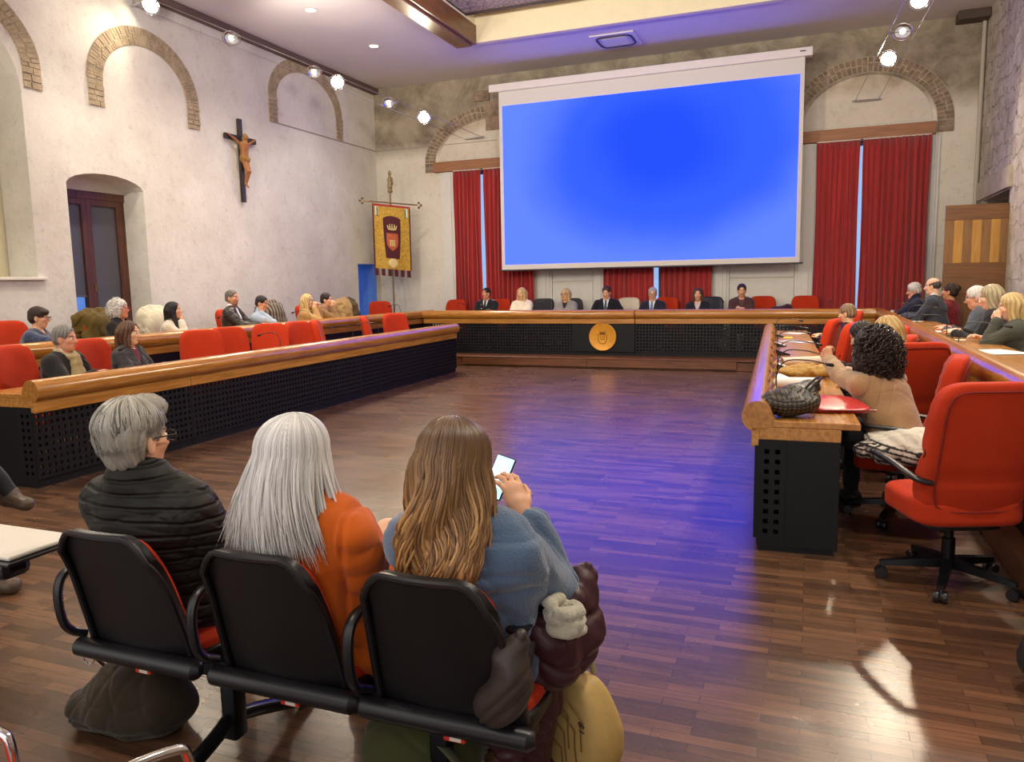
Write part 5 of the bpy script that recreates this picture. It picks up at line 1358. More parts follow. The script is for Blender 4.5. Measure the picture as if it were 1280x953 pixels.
# ---- right inner desk
def WH(*p): return ('w',)+p
_old_person = person
def personw(label, head, floor, heading, **k):
    """hands given in world coordinates as ('w', x, y, z)"""
    hs = list(k.get('hands') or ((-.12, .40, .80), (.12, .40, .80)))
    if any(isinstance(q, tuple) and q and q[0] == 'w' for q in hs):
        lean, side, pz, sc = k.get('lean', 8), k.get('side', 0), k.get('pz', .53), k.get('sc', 1.)
        u = unit((math.sin(R(side)), math.sin(R(lean)), math.cos(R(lean)))); hn = unit((u[0]*.6, u[1]*.5+.06, 1.)); nk = .168*sc
        T = (head[2]-floor-pz-hn[2]*nk)/u[2]; off = u*T+hn*nk; a = R(heading); c, s = math.cos(a), math.sin(a)
        wx = head[0]-(off[0]*c-off[1]*s); wy = head[1]-(off[0]*s+off[1]*c)
        for i, q in enumerate(hs):
            if isinstance(q, tuple) and q[0] == 'w':
                dx, dy = q[1]-wx, q[2]-wy; hs[i] = (dx*c+dy*s, -dx*s+dy*c, q[3]-floor)
        k['hands'] = hs
    return _old_person(label, head, floor, heading, **k)
personw('person in black with short streaked hair, furthest along the right inner desk', (.43, 11.1, 1.127), 0, 70, lean=10, hpit=-12, skin='f', h=.008, hairs=('short', '4a3424', 'a08561', 23), top=dict(col='17171a', inf=.02, mat=M_shiny, wr=.008))
personw('person with dark hair bowed low at the right inner desk, beyond the blonde one', (.42, 7.50, 1.08), 0, 75, lean=22, hpit=-30, skin='f', h=.0075, hairs=('short', '15110f', '2c2420', 24), top=dict(col='2a262a', inf=.02))
personw('blonde person next to the curly haired one at the right inner desk', (.56, 6.86, 1.16), 0, 62, lean=12, hpit=-8, skin='p', h=.007, hairs=('long', '8f6c3a', 'd8b878', 25), top=dict(col='2c2a2e', inf=.02))
g29 = personw('person with big dark curly hair in a tan sweater leaning on the right inner desk', (.36, 5.62, 1.12), 0, 52, lean=26, hpit=-6, hyaw=10, skin='t', sw=.18, h=.006, hairs=('bigcurl', '0f0a09', '2e211b', 26), top=dict(col='a5825c', inf=.022, wr=.006, mat=M_knit, name='sweater', hem=.02),
        hands=(WH(.10, 5.98, 1.02), (.12, .40, .80)), hdir={0: (.1, .3, .9)}, palms={0: (.8, .2, .3)}, poles={0: (-.3, .5, -1)}, curl=(1.2, .6), pz=.52)
bm = B(); W = g29.wr[0]; E_ = g29.el[0]; d_ = unit(W-E_); c_ = W-d_*.04
a_ = unit(np.cross(d_, (0, 0, 1))); b2 = np.cross(d_, a_)
tube(bm, [Vector(c_+(a_*math.cos(2*PI*k/18)+b2*math.sin(2*PI*k/18))*.040) for k in range(18)], .006, 6, closed=True); obj('bracelet', bm, mat('bracelet', '1a1715', .4), g29.root, True)
def curls(g, n, seed, rad=(.18, .14, .21), cen=(0, -.06, -.045), col='2a1d17', face=.085):
    rs = np.random.RandomState(seed); paths, rads, cols = [], [], []
    for i in range(n):
        d = unit(rs.normal(size=3)); d[1] -= .25; d = unit(d)
        if d[1] > .45: continue
        c = np.array(cen); p = c+d*np.array(rad)*rs.uniform(.82, 1.0)
        if p[1] > .02 and abs(p[0]) < face and p[2] < .07: continue
        L = rs.uniform(.05, .10); m = 18; q = np.linspace(0, 1, m); ph = rs.uniform(0, 6.28); rr = rs.uniform(.008, .014)
        ax = unit(d*.35+np.array([0, -.1, -.9])+rs.normal(size=3)*.25); a = unit(np.cross(ax, (1, .2, 0))); b_ = np.cross(ax, a)
        P = p+ax*L*(q[:, None]-.3)+a*(rr*np.cos(q*13+ph))[:, None]+b_*(rr*np.sin(q*13+ph))[:, None]
        paths.append(g.hc+(P*g.sc)@g.Rh.T); rads.append(rs.uniform(.0035, .006)); cols.append(np.clip(np.array(hexc(col))*rs.uniform(.5, 1.4), 0, 1))
    return paths, rads, cols
pa = curls(P7, 420, 9, (.135, .125, .135), (0, -.03, .02), 'd2d0cc', .075); strands('hair_locks', pa[0], pa[1], M_lock, P7.root, pa[2], 5)
pa = curls(g29, 1600, 4); strands('hair_locks', pa[0], pa[1], M_lock, g29.root, pa[2], 5)
# ---- the three seated in the foreground
def lockset(g, n, mode, seed, rad):
    rs = np.random.RandomState(seed); paths, rads, cols = [], [], []
    for i in range(n):
        cl = rs.randint(0, 60)
        if mode == 'short':
            phi = rs.uniform(-2.35, 2.35); rx, ry, rz = .097, .118, .104; cz, cy = .038, -.026
            th1 = rs.uniform(1.5, 1.72)+.75*max(0, math.cos(phi))-.25*(abs(phi) > 1.9); th0 = rs.uniform(.02, .45); sw = rs.uniform(-.25, .45)
            t = np.linspace(th0, th1, 16); k = rs.uniform(.975, 1.02)
            ph = phi+sw*(t-th0)*.5+.05*np.sin(3*t+phi*4)+.02*np.sin(7*t+cl)
            z = cz+rz*k*np.cos(t); r_ = np.sin(np.minimum(t, 1.75))*(1-.16*np.maximum(0, t-1.45))
            P = np.stack([rx*k*r_*np.sin(ph), cy-ry*k*r_*np.cos(ph), z], 1)
            P[-1] += np.array([np.sin(ph[-1]), -np.cos(ph[-1]), 0])*.004
            c = hexc('5d5a52') if rs.rand() < .2 else hexc('a29e93'); f = rs.uniform(.75, 1.3)
            cc = np.tile(np.clip(np.array(c)*f, 0, 1), (16, 1)); cc *= np.linspace(1.1, .75, 16)[:, None]
        else:
            lim = 2.5 if mode == 'white' else 2.35
            phi = rs.uniform(-lim, lim); rx, ry, rz = .092, .112, .100; cz, cy = .036, -.02
            th0 = rs.uniform(.0, .55); k = rs.uniform(.96, 1.07)
            t = np.linspace(th0, 1.6, 9); ph = np.full(9, phi)
            part = .02 if mode == 'white' else -.01
            P1 = np.stack([part*(1-np.sin(t))+rx*k*np.sin(t)*np.sin(ph), cy-ry*k*np.sin(t)*np.cos(ph), cz+rz*k*np.cos(t)], 1)
            e = P1[-1]; m = 20; q = np.linspace(0, 1, m+1)[1:]
            if mode == 'white':
                ze = -.25+rs.uniform(-.045, .05)-.02*math.cos(phi); fl = (1.35 if e[0] < 0 else .75)*rs.uniform(.5, 1.3)
                x = e[0]*(1+.95*fl*q**1.3)+.010*np.sin(5*q+cl)*q+rs.normal()*.012*q**2; y = e[1]-.028*q*(1 if e[1] < 0 else -.5)-.02*np.sin(PI*q)*(e[1] < -.02)
                x = x+(-.02)*q
            else:
                ze = -.40+rs.uniform(-.10, .08)-.03*math.cos(phi)-.07*(e[0] > .035); fl = rs.uniform(.4, 1.0); pc = 3.1*phi+rs.normal()*.4
                x = e[0]*(1+.35*fl*np.sin(PI*q*.9))+.030*np.sin(q*10.5+pc)*np.minimum(1, q*2.0)+.01*np.sin(pc)*q-.3*e[0]*q**2*.6
                y = e[1]-.030*np.sin(PI*q*.8)*(e[1] < 0)+.018*np.cos(q*10.5+pc)*np.minimum(1, q*2)-.012
            z = e[2]+(ze-e[2])*q
            Fq = np.stack([x, y, z], 1)-e; P = np.concatenate([P1, Fq]); L = len(P); u = np.linspace(0, 1, L)[:, None]
            if mode == 'white':
                c = np.array(hexc('dad8d5'))*rs.uniform(.75, 1.2); cc = np.clip(c*(1-.10*u)+u*np.array([.01, .0, -.01]), 0, 1)
            else:
                c0 = np.array(hexc('5f452c'))*rs.uniform(.7, 1.2); c1 = np.array(hexc('c99a60' if rs.rand() < .45 else '8d6640'))*rs.uniform(.75, 1.2); w_ = np.clip((u-.18)*1.9, 0, 1)
                cc = c0*(1-w_)+c1*w_
        if mode == 'short': paths.append(g.hc+(P*g.sc)@g.Rh.T)
        else:
            A = g.hc+(P[:9]*g.sc)@g.Rh.T; f_ = g.Rh[:, 1]*np.array([1, 1, 0]); f_ = f_/np.linalg.norm(f_); Ry = np.stack([np.cross(f_, (0, 0, 1)), f_, (0, 0, 1)], 1)
            paths.append(np.concatenate([A, A[-1]+(P[9:]*g.sc)@Ry.T]))
        rads.append(rad*rs.uniform(.6, 1.3)); cols.append(cc)
    return paths, rads, cols
def quilt(x, y, z, g):
    L = np.stack([x, y, z], -1)-g.Pel; s = L@g.u; w = L@g.rt; onarm = np.abs(w) > .185
    a = (s+.25*np.abs(w))/.042; b1 = (s+w*1.1)/.05; b3 = (s-w*1.1)/.05
    groove = lambda q: np.maximum(0, 1-np.abs(((q+.5) % 1)-.5)*7)
    return .0035*np.where(onarm, np.maximum(groove(b1), groove(b3)), groove(a))-.001
P1 = personw('grey short haired person with glasses in a black quilted jacket on the left foreground seat', (-2.09, 1.887, 1.11), 0, 0, lean=-13, hyaw=-6, hpit=-3, skin='f', sw=.185, h=.0055, sc=1.02, pz=.52, glass='2b2a30',
    hairs=('full', '8d897e', 'a8a498', 27), top=dict(col='1f1e1b', mat=M_quilt, inf=.034, wr=.004, wf=22, cr=.006, cf=24, collar=.012, disp=quilt, hem=.14, name='quilted_jacket'), bottom='1d1d20', hands=((-.10, .30, .62), (.13, .30, .62)), knees=((-.12, .42, .52), (.12, .42, .52)))
pa = lockset(P1, 1500, 'short', 5, .0028); strands('hair_locks', pa[0], pa[1], M_lock, P1.root, pa[2], 5)
def puffy(x, y, z, g):
    L = np.stack([x, y, z], -1)-g.Pel; s = L@g.u; w = L@g.rt
    g1 = np.maximum(0, 1-np.abs(np.abs(w)-.165)/.008)*(s > .05); g2 = np.maximum(0, 1-np.abs(s-.33)/.006)*(np.abs(w) < .165)*0
    arm = np.abs(w) > .175; f = .006*np.abs(np.sin(s*38+w*14))*arm
    return .005*g1+g2-f
P2 = personw('person with long straight white hair in an orange padded jacket on the middle foreground seat', (-1.435, 1.872, 1.09), 0, 0, lean=-14, hyaw=-10, hpit=-2, skin='p', sw=.148, h=.0055, pz=.52, poles={1: (.02, -.3, -.95), 0: (-.35, -.2, -.9)},
    hairs=('base', 'c2c0bd', 'dcdad8', 28), top=dict(col='c65c12', inf=.037, wr=.008, wf=30, cr=.013, cf=24, collar=.015, disp=puffy, hem=.16, scarf='8c2730', name='padded_jacket', mat=M_cloth, var=.10), bottom='8f7f5c', hands=((-.10, .32, .62), (.09, .34, .62)), knees=((-.14, .42, .52), (.0, .40, .685)), feet=((-.14, .42, .09), (.14, .44, .2)))
pa = lockset(P2, 1500, 'white', 6, .0030); strands('hair_locks', pa[0], pa[1], M_lock, P2.root, pa[2], 5)
P3 = personw('long haired person in a grey-blue sweater holding a phone on the right foreground seat', (-.925, 1.914, 1.09), 0, 0, lean=-11, hyaw=-8, hpit=-14, skin='f', sw=.163, h=.0055, pz=.52,
    hairs=('base', '5c4128', '6f4f2f', 29), top=dict(col='566a85', inf=.031, wr=.008, wf=26, cr=.009, cf=20, mat=M_knit, hem=.14, name='sweater', var=.05, sl=.80), bottom='24242c', hands=(WH(-1.03, 2.20, .86), WH(-.825, 2.16, .895)), hdir={0: (.15, .35, .9), 1: (-.42, .22, .85)}, palms={0: (.55, .6, .2), 1: (-.75, .55, -.2)}, poles={0: (-.5, -.2, -1), 1: (.45, .05, -.9)}, curl=(.7, .55))
pa = lockset(P3, 1300, 'wavy', 8, .0040); strands('hair_locks', pa[0], pa[1], M_lock, P3.root, pa[2], 5)
# person outside the frame on the left: only crossed leg and shoes show
personw('person outside the left edge whose brown suede shoes show', (-4.99, 2.92, 1.20), 0, -80, lean=-4, skin='f', fem=False, h=.009, hairs=('short', '3a2c22', '54412f', 30), top=dict(col='26272c', inf=.02), bottom='2b2c33', shoes='4f4031', knees=((-.171, .183, .60), (.264, .461, .50)), feet=((-.306, .278, .33), (.40, .823, .09), ((.17, 1, -.12), (.1, 1, 0))), hands=((-.1, .3, .62), (.1, .3, .7)))
ph = thing('smartphone', 'smartphone with a bright pale blue screen held by the person in the blue sweater', 'phone', (-.955, 2.30, .962)); ph.rotation_euler = (R(-28), R(12), R(-8))
bm = B(); box(bm, -.036, .036, -.004, .004, -.074, .074, .0035, 3); obj('case', bm, mat('phone_case', '14141a', .3), ph, True)
bm = B(); box(bm, -.0325, .0325, -.0047, -.0040, -.070, .070, .0003, 1); s_ = obj('screen', bm, mat('phone_screen', (.45, .85, .95), .3, emit=(.42, .86, .95), estr=1.0), ph)
bm = B()
for z, x0, x1 in ((.045, -.026, .010), (.028, -.010, .026), (.008, -.026, .018), (-.012, -.026, .004), (-.03, -.012, .026)): box(bm, x0, x1, -.0052, -.0047, z-.006, z+.006)
obj('message_bubble', bm, mat('bubble', (.75, .95, 1.), .3, emit=(.72, .94, 1.), estr=1.0), s_)
# ------------------------------------------------------------------ soft goods and small things
def soft(name, label, cat, prims, m, col, h=.007, wr=.006, wf=40, seed=1, loc=(0, 0, 0), rz=0, group=None, part='cloth', subs=(), cut=None, disp=None, colf=None, var=.12):
    t = thing(name, label, cat, loc, rz, group)
    wk = wrinkle(wr, wf, seed); ck = crease(wr*.9, wf*.8, seed); f = (lambda x, y, z: wk(x, y, z)+ck(x, y, z)+disp(x, y, z)) if disp else (lambda x, y, z: wk(x, y, z)+ck(x, y, z))
    VF = sdf(prims, h, 0, subs, f, cut); o = emit_mesh(part, VF, m, t, colf(VF[0]) if colf else col, var, 30, seed)
    return t
C_, E_ = Cone, Ell
# coats over chair backs (origin = chair position, local +y = chair front)
def coat(label, x, y, z, head, col, colf=None, seed=1, wr=.010, sc=1.):
    q = [C_((-.20, -.31, 1.08), (.20, -.31, 1.08), .075, .075, 1, None, .05), C_((-.24, -.33, 1.02), (-.27, -.38, .62), .09, .07, 1, None, .06), C_((.24, -.33, 1.02), (.27, -.38, .62), .09, .07, 1, None, .06), C_((0, -.40, 1.0), (0, -.42, .6), .07, .07, 3., (1, 0, 0), .06),
         C_((-.17, -.26, 1.05), (-.20, -.18, .78), .05, .05, 1.5, (1, 0, 0), .05), C_((.19, -.26, 1.05), (.22, -.18, .70), .05, .05, 1.5, (1, 0, 0), .05), C_((-.08, -.31, 1.13), (.10, -.31, 1.13), .06, .06, 1, None, .05), C_((-.14, -.22, 1.0), (.14, -.22, .98), .05, .05, 1, None, .05), E_((0, -.20, .86), (.26, .11, .27), None, .05)]
    return soft('coat', label, 'coat', q, M_cloth, col, .010, wr, 26, seed, (x, y, z), R(head), None, 'cloth', (), None, None, colf)
coat('olive green padded coat over the chair left of the white curls', -8.80, 7.69, PZ+.03, -90, '5f4d1f', None, 3, .014)
coat('cream coat over the chair of the black haired person', -8.80, 8.73, PZ+.03, -92, 'd6cdb6', None, 4)
coat('striped grey and brown coat over the chair beside the young person in pale blue', -8.80, 11.3, PZ+.03, -96, '6c5f50', lambda V: np.where((np.sin(V[:, 0]*95)[:, None] > .2), np.array(hexc('8d8272')), np.array(hexc('463b33'))), 5)
coat('beige and brown coats piled over a chair far along the left outer row', -8.80, 13.7, PZ+.03, -100, 'a88a5c', lambda V: np.where((V[:, 0] > .02)[:, None], np.array(hexc('b4935f')), np.array(hexc('5d4d2c'))), 6, .016)
coat('dark jacket over the chair behind the balding person', 2.05, 12.72, PZ+.01, 88, '232b3a', None, 7)
coat('red jacket hanging on a chair below the wooden door', 2.12, 11.5, PZ, 90, '8c1f22', None, 8)
ch(2.12, 11.5, PZ, 90, 'red chair under a red jacket below the wooden door', RO)
soft('jacket', 'dark maroon jacket heaped on the right end of the presiding desk', 'jacket', [E_((0, 0, .07), (.19, .12, .09)), E_((.1, .02, .10), (.10, .10, .09)), E_((-.14, 0, .05), (.12, .1, .06))], M_cloth, '3a1420', .010, .012, 40, 9, (-.52, 14.98, .955))
# patterned jacket on the seat of the curly haired woman
def plaid(V):
    C = np.tile(np.array(hexc('d5cfc0')), (len(V), 1)); low = V[:, 2]+.15*V[:, 0] < .02
    st = np.abs(np.sin(V[:, 1]*60+V[:, 0]*8)) < .10; C[st] = hexc('bdb6a5')
    gr = low & ((np.sin(V[:, 1]*190) > .35) | (np.sin(V[:, 2]*190+V[:, 0]*40) > .35)); C[gr] = hexc('33302d'); return C
soft('jacket', 'cream jacket with dark checked border on the seat of the curly haired person', 'jacket',
     [C_((.20, -.14, .11), (.28, .12, .15), .07, .08, 1, None, .06), C_((.02, -.15, .04), (.24, -.05, .05), .075, .08, 1, None, .06), C_((-.22, -.15, -.02), (.05, -.12, .02), .05, .08, 1.3, (0, 1, 0), .06), E_((.05, -.0, .02), (.26, .2, .06), None, .05), C_((.25, .05, .17), (.30, .14, .24), .05, .04, 1, None, .04), C_((-.1, -.2, -.03), (.22, -.22, .0), .06, .08, 1, None, .06)],
     M_cloth, 'd5cfc0', .0055, .007, 45, 10, (.53, 5.20, .575), 0, None, 'cloth', (), None, lambda x, y, z: .003*np.sin(z*70+x*60+y*20), plaid, .05)
# handbag and red case on the near end of the right inner desk
TZ = .783
def weave(x, y, z): return .0035*(np.sin((x+z)*230)*np.sin((x-z+y)*230))
hb = soft('handbag', 'dark woven slouchy handbag on the near end of the right inner desk', 'handbag', [E_((0, 0, .075), (.155, .115, .072), None, .04), E_((-.04, .0, .085), (.13, .10, .07), None, .04), C_((.02, .06, .12), (.10, .22, .15), .065, .045, 1.3, (1, 0, 0), .06), E_((.06, .10, .10), (.11, .11, .07), None, .04)], M_leather, '2a2520', .004, .007, 38, 11, (-.105, 4.80, TZ), 0, None, 'body', (), [((0, 0, .002), (0, 0, -1))], weave,
          lambda V: np.where((np.sin(V[:, 0]*120+V[:, 2]*120)*np.sin(V[:, 0]*120-V[:, 2]*120+V[:, 1]*90) > .15)[:, None], np.array(hexc('55493a')), np.array(hexc('191614'))))
for k in (0, 1):
    bm = B(); tube(bm, bez([(.06+.03*k, .02, .14), (.11+.03*k, .05, .20), (.15+.02*k, .15, .22), (.15, .24, .17), (.12, .26, .10)], 6), .008, 8); obj('handle', bm, mat('bag_handle', '201b18', .35), hb, True)
bm = B(); lathe(bm, [(.004, -.03), (.005, 0), (.004, .03)], 8, Matrix.Translation((.135, .02, .12)) @ Matrix.Rotation(.5, 4, 'X')); obj('tassel', bm, mat('brass', 'a8802f', .3, .9), hb, True)
rc = thing('laptop_sleeve', 'red leather sleeve with piping beside the woven handbag', 'sleeve', (.145, 5.20, TZ), R(12))
def rs_(q): return (q.x, q.y, q.z+.010*(1-(q.x/.2)**2)*(q.y/.16)*(q.z > 0))
bm = B(); pillow(bm, .175, .22, .022, 6, 12, rs_, Matrix.Translation((0, 0, .020))); o = obj('sleeve', bm, mat('red_leather', 'c3232b', .28, var=.05, bump=.1, bscale=140, coat=.3), rc, True, 180)
bm = B(); ring = []
for k in range(40):
    a = 2*PI*k/40; c, s = math.cos(a), math.sin(a); l = (abs(c)**8+abs(s)**8)**.125; ring.append((.177*c/l, .222*s/l, .020))
tube(bm, ring, .004, 6, closed=True); obj('piping', bm, mat('red_piping', '7e1219', .4), o, True)
bm = B(); box(bm, .15, .19, -.23, -.22, .012, .026, .002); obj('zip_pull', bm, mat('zip_metal', 'b6a7a0', .25, .9), o)
# microphones: wedge console, gooseneck, capsule
M_mic = mat('mic_black', '17171b', .4); M_face = mat('console_face', 'c9c9cc', .35, .5)
def mic(lab, loc, rz, reach=.28, up=.20, group='gooseneck microphones', wedge=True):
    t = thing('desk_microphone', lab, 'microphone', loc, rz, group)
    bm = B()
    prism(bm, [(-.06, 0), (.075, 0), (.075, .012), (-.06, .055)], 1, -.075, .075); b = obj('console', bm, M_mic, t)
    bm = B(); prism(bm, [(-.052, .0535), (.068, .015), (.068, .017), (-.052, .0555)], 1, -.066, .066); obj('console_face', bm, M_face, b)
    bm = B(); p = bez([(-.045, 0, .05), (-.04, 0, .05+up*.6), (.02, 0, .05+up), (reach*.6, .0, .05+up*1.02), (reach, 0, .05+up*.9)], 6); tube(bm, p, .0045, 6); obj('gooseneck', bm, M_mic, t, True)
    q = Vector(p[-1]); d = (Vector(p[-1])-Vector(p[-3])).normalized(); bm = B(); tube(bm, [q-d*.004, q, q+d*.02, q+d*.045, q+d*.052], [.006, .012, .014, .012, .005], 10); obj('capsule', bm, M_mic, t, True)
    return t
m0 = None
for (x, y, z, rz, lab) in ((-.175, 5.62, TZ, 10, 'microphone behind the woven handbag on the right inner desk'), (-.20, 6.45, TZ, -15, 'microphone by the white roll on the right inner desk'), (-.235, 7.35, TZ, 5, 'microphone by the brown paper bag on the right inner desk'),
    (-.30, 8.75, TZ, 20, 'microphone beyond the pale pink roll on the right inner desk'), (-.36, 9.85, TZ, -5, 'microphone by the yellow note on the right inner desk'), (-.44, 11.5, TZ, 10, 'furthest microphone of the right inner desk')):
    m = mic(lab, (x, y, z), R(rz)) if m0 is None else dup(m0, (x, y, z), R(rz), lab)
    m0 = m0 or m
TO = PZ+TZ
for (x, y, z, rz, lab) in ((1.20, 7.35, TO, -10, 'microphone by the white papers on the right outer desk'), (1.22, 8.75, TO, 160, 'microphone in front of the person with the grey-blond bob'), (1.22, 10.4, TO, 20, 'microphone in front of the white haired person with black glasses'), (1.24, 11.6, TO, -15, 'microphone on the right outer desk short of the balding person'),
    (1.22, 12.75, TO, 0, 'microphone in front of the balding person'), (1.22, 13.8, TO, 10, 'microphone in front of the white haired person in navy'),
    (-6.26, 5.75, TZ, 170, 'microphone in front of the grey haired person in the black coat'), (-6.26, 7.9, TZ, 175, 'microphone before the empty pair of red chairs'), (-6.30, 9.6, TZ, 185, 'microphone on the left inner desk below the young person in pale blue'), (-6.32, 10.35, TZ, 190, 'microphone on the left inner desk below the blonde person in beige'),
    (-7.98, 9.1, TO, 175, 'microphone in front of the leather jacket person on the left outer desk'), (-7.98, 10.9, TO, 180, 'microphone between the young person and the blonde person in beige'), (-7.98, 14.0, TO, 160, 'microphone at the far corner of the left outer desk'),
    (-7.0, 14.80, TO, 90, 'microphone left of the uniformed officer'), (-5.25, 14.80, TO, 88, 'microphone between the two blonde persons of the presiding desk'), (-1.55, 14.80, TO, 95, 'microphone left of the person in the brown jacket'), (.30, 14.80, TO, 88, 'microphone at the right end of the presiding desk')):
    dup(m0, (x, y, z), R(rz), lab)
# papers, rolls, bag, plates on the right inner desk
M_paper = mat('paper_white', 'eceae4', .7, var=.02); M_pap2 = mat('paper_blue_white', 'dfe3f2', .7)
def sheets(lab, x, y, z, rz, w=.21, l=.297, n=3, m=M_paper, group=None):
    t = thing('paper_stack', lab, 'paper', (x, y, z), R(rz), group); rg = random.Random(int(y*100))
    for k in range(n):
        bm = B(); M = Matrix.Translation((rg.uniform(-.01, .01), rg.uniform(-.01, .01), .002+k*.0022)) @ Matrix.Rotation(rg.uniform(-.12, .12), 4, 'Z'); t_ = bmesh.new(); box(t_, -w/2, w/2, -l/2, l/2, -.0008, .0008); merge(bm, t_, M); obj('sheet', bm, m, t)
    return t
sheets('white papers at the far end of the right inner desk', -.22, 12.2, TZ, 60, n=3)
sheets('bluish white papers in the middle of the right inner desk, by the yellow note', -.18, 10.6, TZ, 50, .25, .35, 3, M_pap2)
sheets('white papers under the pale pink roll', -.12, 8.25, TZ, 80, .2, .34, 2)
sheets('big white papers on the right outer desk beside the right edge', 1.47, 7.45, TO, 20, .3, .42, 3)
sheets('white paper before the hands of the white haired person with black glasses', 1.36, 10.1, TO, 10, n=2)
sheets('white card on the right outer desk by the microphone', 1.38, 8.85, TO, 70, .10, .16, 1)
sheets('white papers in front of the white haired person in navy', 1.42, 13.4, TO, 5, n=2)
sheets('papers under the hands of the balding person', 1.36, 12.5, TO, 12, n=2)
st_ = thing('sticky_note', 'yellow sticky note on the right inner desk', 'note', (-.30, 11.3, TZ+.001)); bm = B(); box(bm, -.06, .06, -.08, .08, 0, .008); obj('pad', bm, mat('sticky_yellow', 'e8cf2f', .7), st_)
def roll(lab, a, b, r, m):
    t = thing('paper_roll', lab, 'paper roll', (0, 0, 0)); a, b = Vector(a), Vector(b)
    bm = B(); F = []
    ax = (b-a).normalized(); n1 = Vector((0, 0, 1)); n2 = ax.cross(n1)
    pts = [(r*(1-.35*k/60))*1.0 for k in range(61)]
    A = [a+(n1*math.cos(k*.314)+n2*math.sin(k*.314))*pts[k] for k in range(61)]; C = [p+(b-a) for p in A]
    va = [bm.verts.new(p) for p in A]; vc = [bm.verts.new(p) for p in C]
    for k in range(60): bm.faces.new((va[k], va[k+1], vc[k+1], vc[k]))
    obj('paper', bm, m, t, True, 180); return t
roll('thick white paper roll lying across the right inner desk before the woven handbag', (-.235, 6.02, TZ+.045), (.08, 6.06, TZ+.045), .043, M_paper)
roll('pale pink paper roll lying across the right inner desk', (-.25, 7.55, TZ+.045), (.12, 7.78, TZ+.045), .042, mat('paper_pink', 'e6cdb6', .7))
soft('paper_bag', 'crumpled brown paper bag lying on the right inner desk between the two rolls', 'paper bag', [E_((-.08, 0, .055), (.15, .13, .055), None, .03), C_((-.05, 0, .06), (.19, .03, .06), .06, .045, 1.8, (0, 1, 0), .04), C_((.15, .02, .06), (.23, .03, .09), .045, .05, 1.6, (0, 1, 0), .02)], mat('brown_paper', 'b08a45', .7, var=.1, bump=.3, bscale=50), 'b08a45', .006, .008, 60, 12, (-.02, 6.72, TZ), R(4), None, 'paper', (), [((0, 0, .002), (0, 0, -1))])
M_bplate = mat('brass_polished', 'b88a3a', .22, .95)
pl0 = None
for k, (y, lab) in enumerate(((5.15, 'nearest'), (5.75, 'second nearest'), (6.35, 'third nearest'), (6.95, 'fourth nearest'), (7.7, 'fifth nearest'), (8.6, 'sixth nearest'), (9.7, 'second furthest'), (11.0, 'furthest'))):
    loc = (-.215-.041*(y-4.6), y, TZ+.001); l_ = '%s polished brass name holder along the rail of the right inner desk' % lab
    if pl0 is None:
        pl0 = thing('name_holder', l_, 'name holder', loc, R(88), 'brass name holders')
        bm = B(); sheet(bm, lambda u, v: (-.13+.26*u, .03-.06*v-.012*math.sin(PI*v), .002+.145*math.sin(PI*(.15+.7*v))*.9), 10, 8, .003); obj('plate', bm, M_bplate, pl0, True, 60)
        bm = B(); box(bm, -.13, .13, -.045, .045, 0, .006, .002); obj('foot_strip', bm, M_bplate, pl0)
    else: dup(pl0, loc, R(88), l_)
# thermos-like white cups far right
cup = thing('paper_cup', 'small white cup on the right outer desk near the red curtain', 'cup', (1.25, 14.3, TO)); bm = B(); lathe(bm, [(.025, 0), (.034, .09), (.031, .09), (.022, .006)], 16); obj('cup_wall', bm, M_paper, cup, True)
tp = thing('smartphone', 'dark phone lying by the hands of the person with the grey-blond bob', 'phone', (1.32, 9.15, TO), R(20)); bm = B(); box(bm, -.036, .036, -.075, .075, 0, .008, .003); o = obj('case', bm, mat('phone_case', '14141a', .3), tp); bm = B(); box(bm, -.033, .033, -.07, .07, .008, .0085); obj('screen', bm, mat('phone_dark', '20242c', .08), tp)

# ---- foreground bags and coats
soft('shoulder_bag', 'dark brown fabric bag on the floor under the left foreground seat', 'bag', [E_((0, 0, .13), (.20, .13, .14), None, .05), E_((-.10, -.02, .07), (.17, .13, .08), None, .05), E_((.08, 0, .10), (.15, .13, .12), None, .05)], M_cloth, '33291b', .006, .012, 30, 13, (-2.29, 1.97, 0), R(6), None, 'body', (), [((0, 0, .004), (0, 0, -1))])
for o in [q for q in bpy.data.objects if q.name == 'shoulder_bag']:
    bm = B(); tube(bm, bez([(-.10, -.02, .22), (-.12, -.05, .28), (-.02, -.07, .31), (.08, -.06, .27), (.12, -.03, .2)], 6), .012, 8, flat=.5); obj('strap', bm, mat('bag_strap', '221c16', .6), o, True)
    bm = B(); tube(bm, [(-.15+.025*math.cos(2*PI*k/16), -.05, .27+.025*math.sin(2*PI*k/16)) for k in range(16)], .004, 6, closed=True); obj('ring', bm, M_chrome, o, True)
ob = soft('backpack', 'olive green backpack on the floor under the right foreground seat', 'backpack', [E_((0, 0, .14), (.19, .13, .15), None, .05), E_((0, -.08, .10), (.13, .07, .09), None, .03), E_((.14, 0, .10), (.07, .1, .1), None, .04)], M_cloth, '3d3f1f', .006, .007, 34, 14, (-1.12, 1.98, 0), R(4), None, 'body', (), [((0, 0, .004), (0, 0, -1))])
bm = B(); tube(bm, bez([(-.13, -.10, .10), (-.05, -.16, .06), (.0, -.165, .12), (.05, -.16, .07), (.13, -.10, .11)], 6), .008, 6); obj('cord', bm, mat('bag_cord', '1e1f12', .6), ob, True)
bm = B(); tube(bm, bez([(.10, -.08, .25), (.19, -.12, .2), (.20, -.10, .08), (.15, -.1, .02)], 6), .016, 8, flat=.4); obj('strap', bm, mat('olive_strap', '45462c', .7), ob, True)
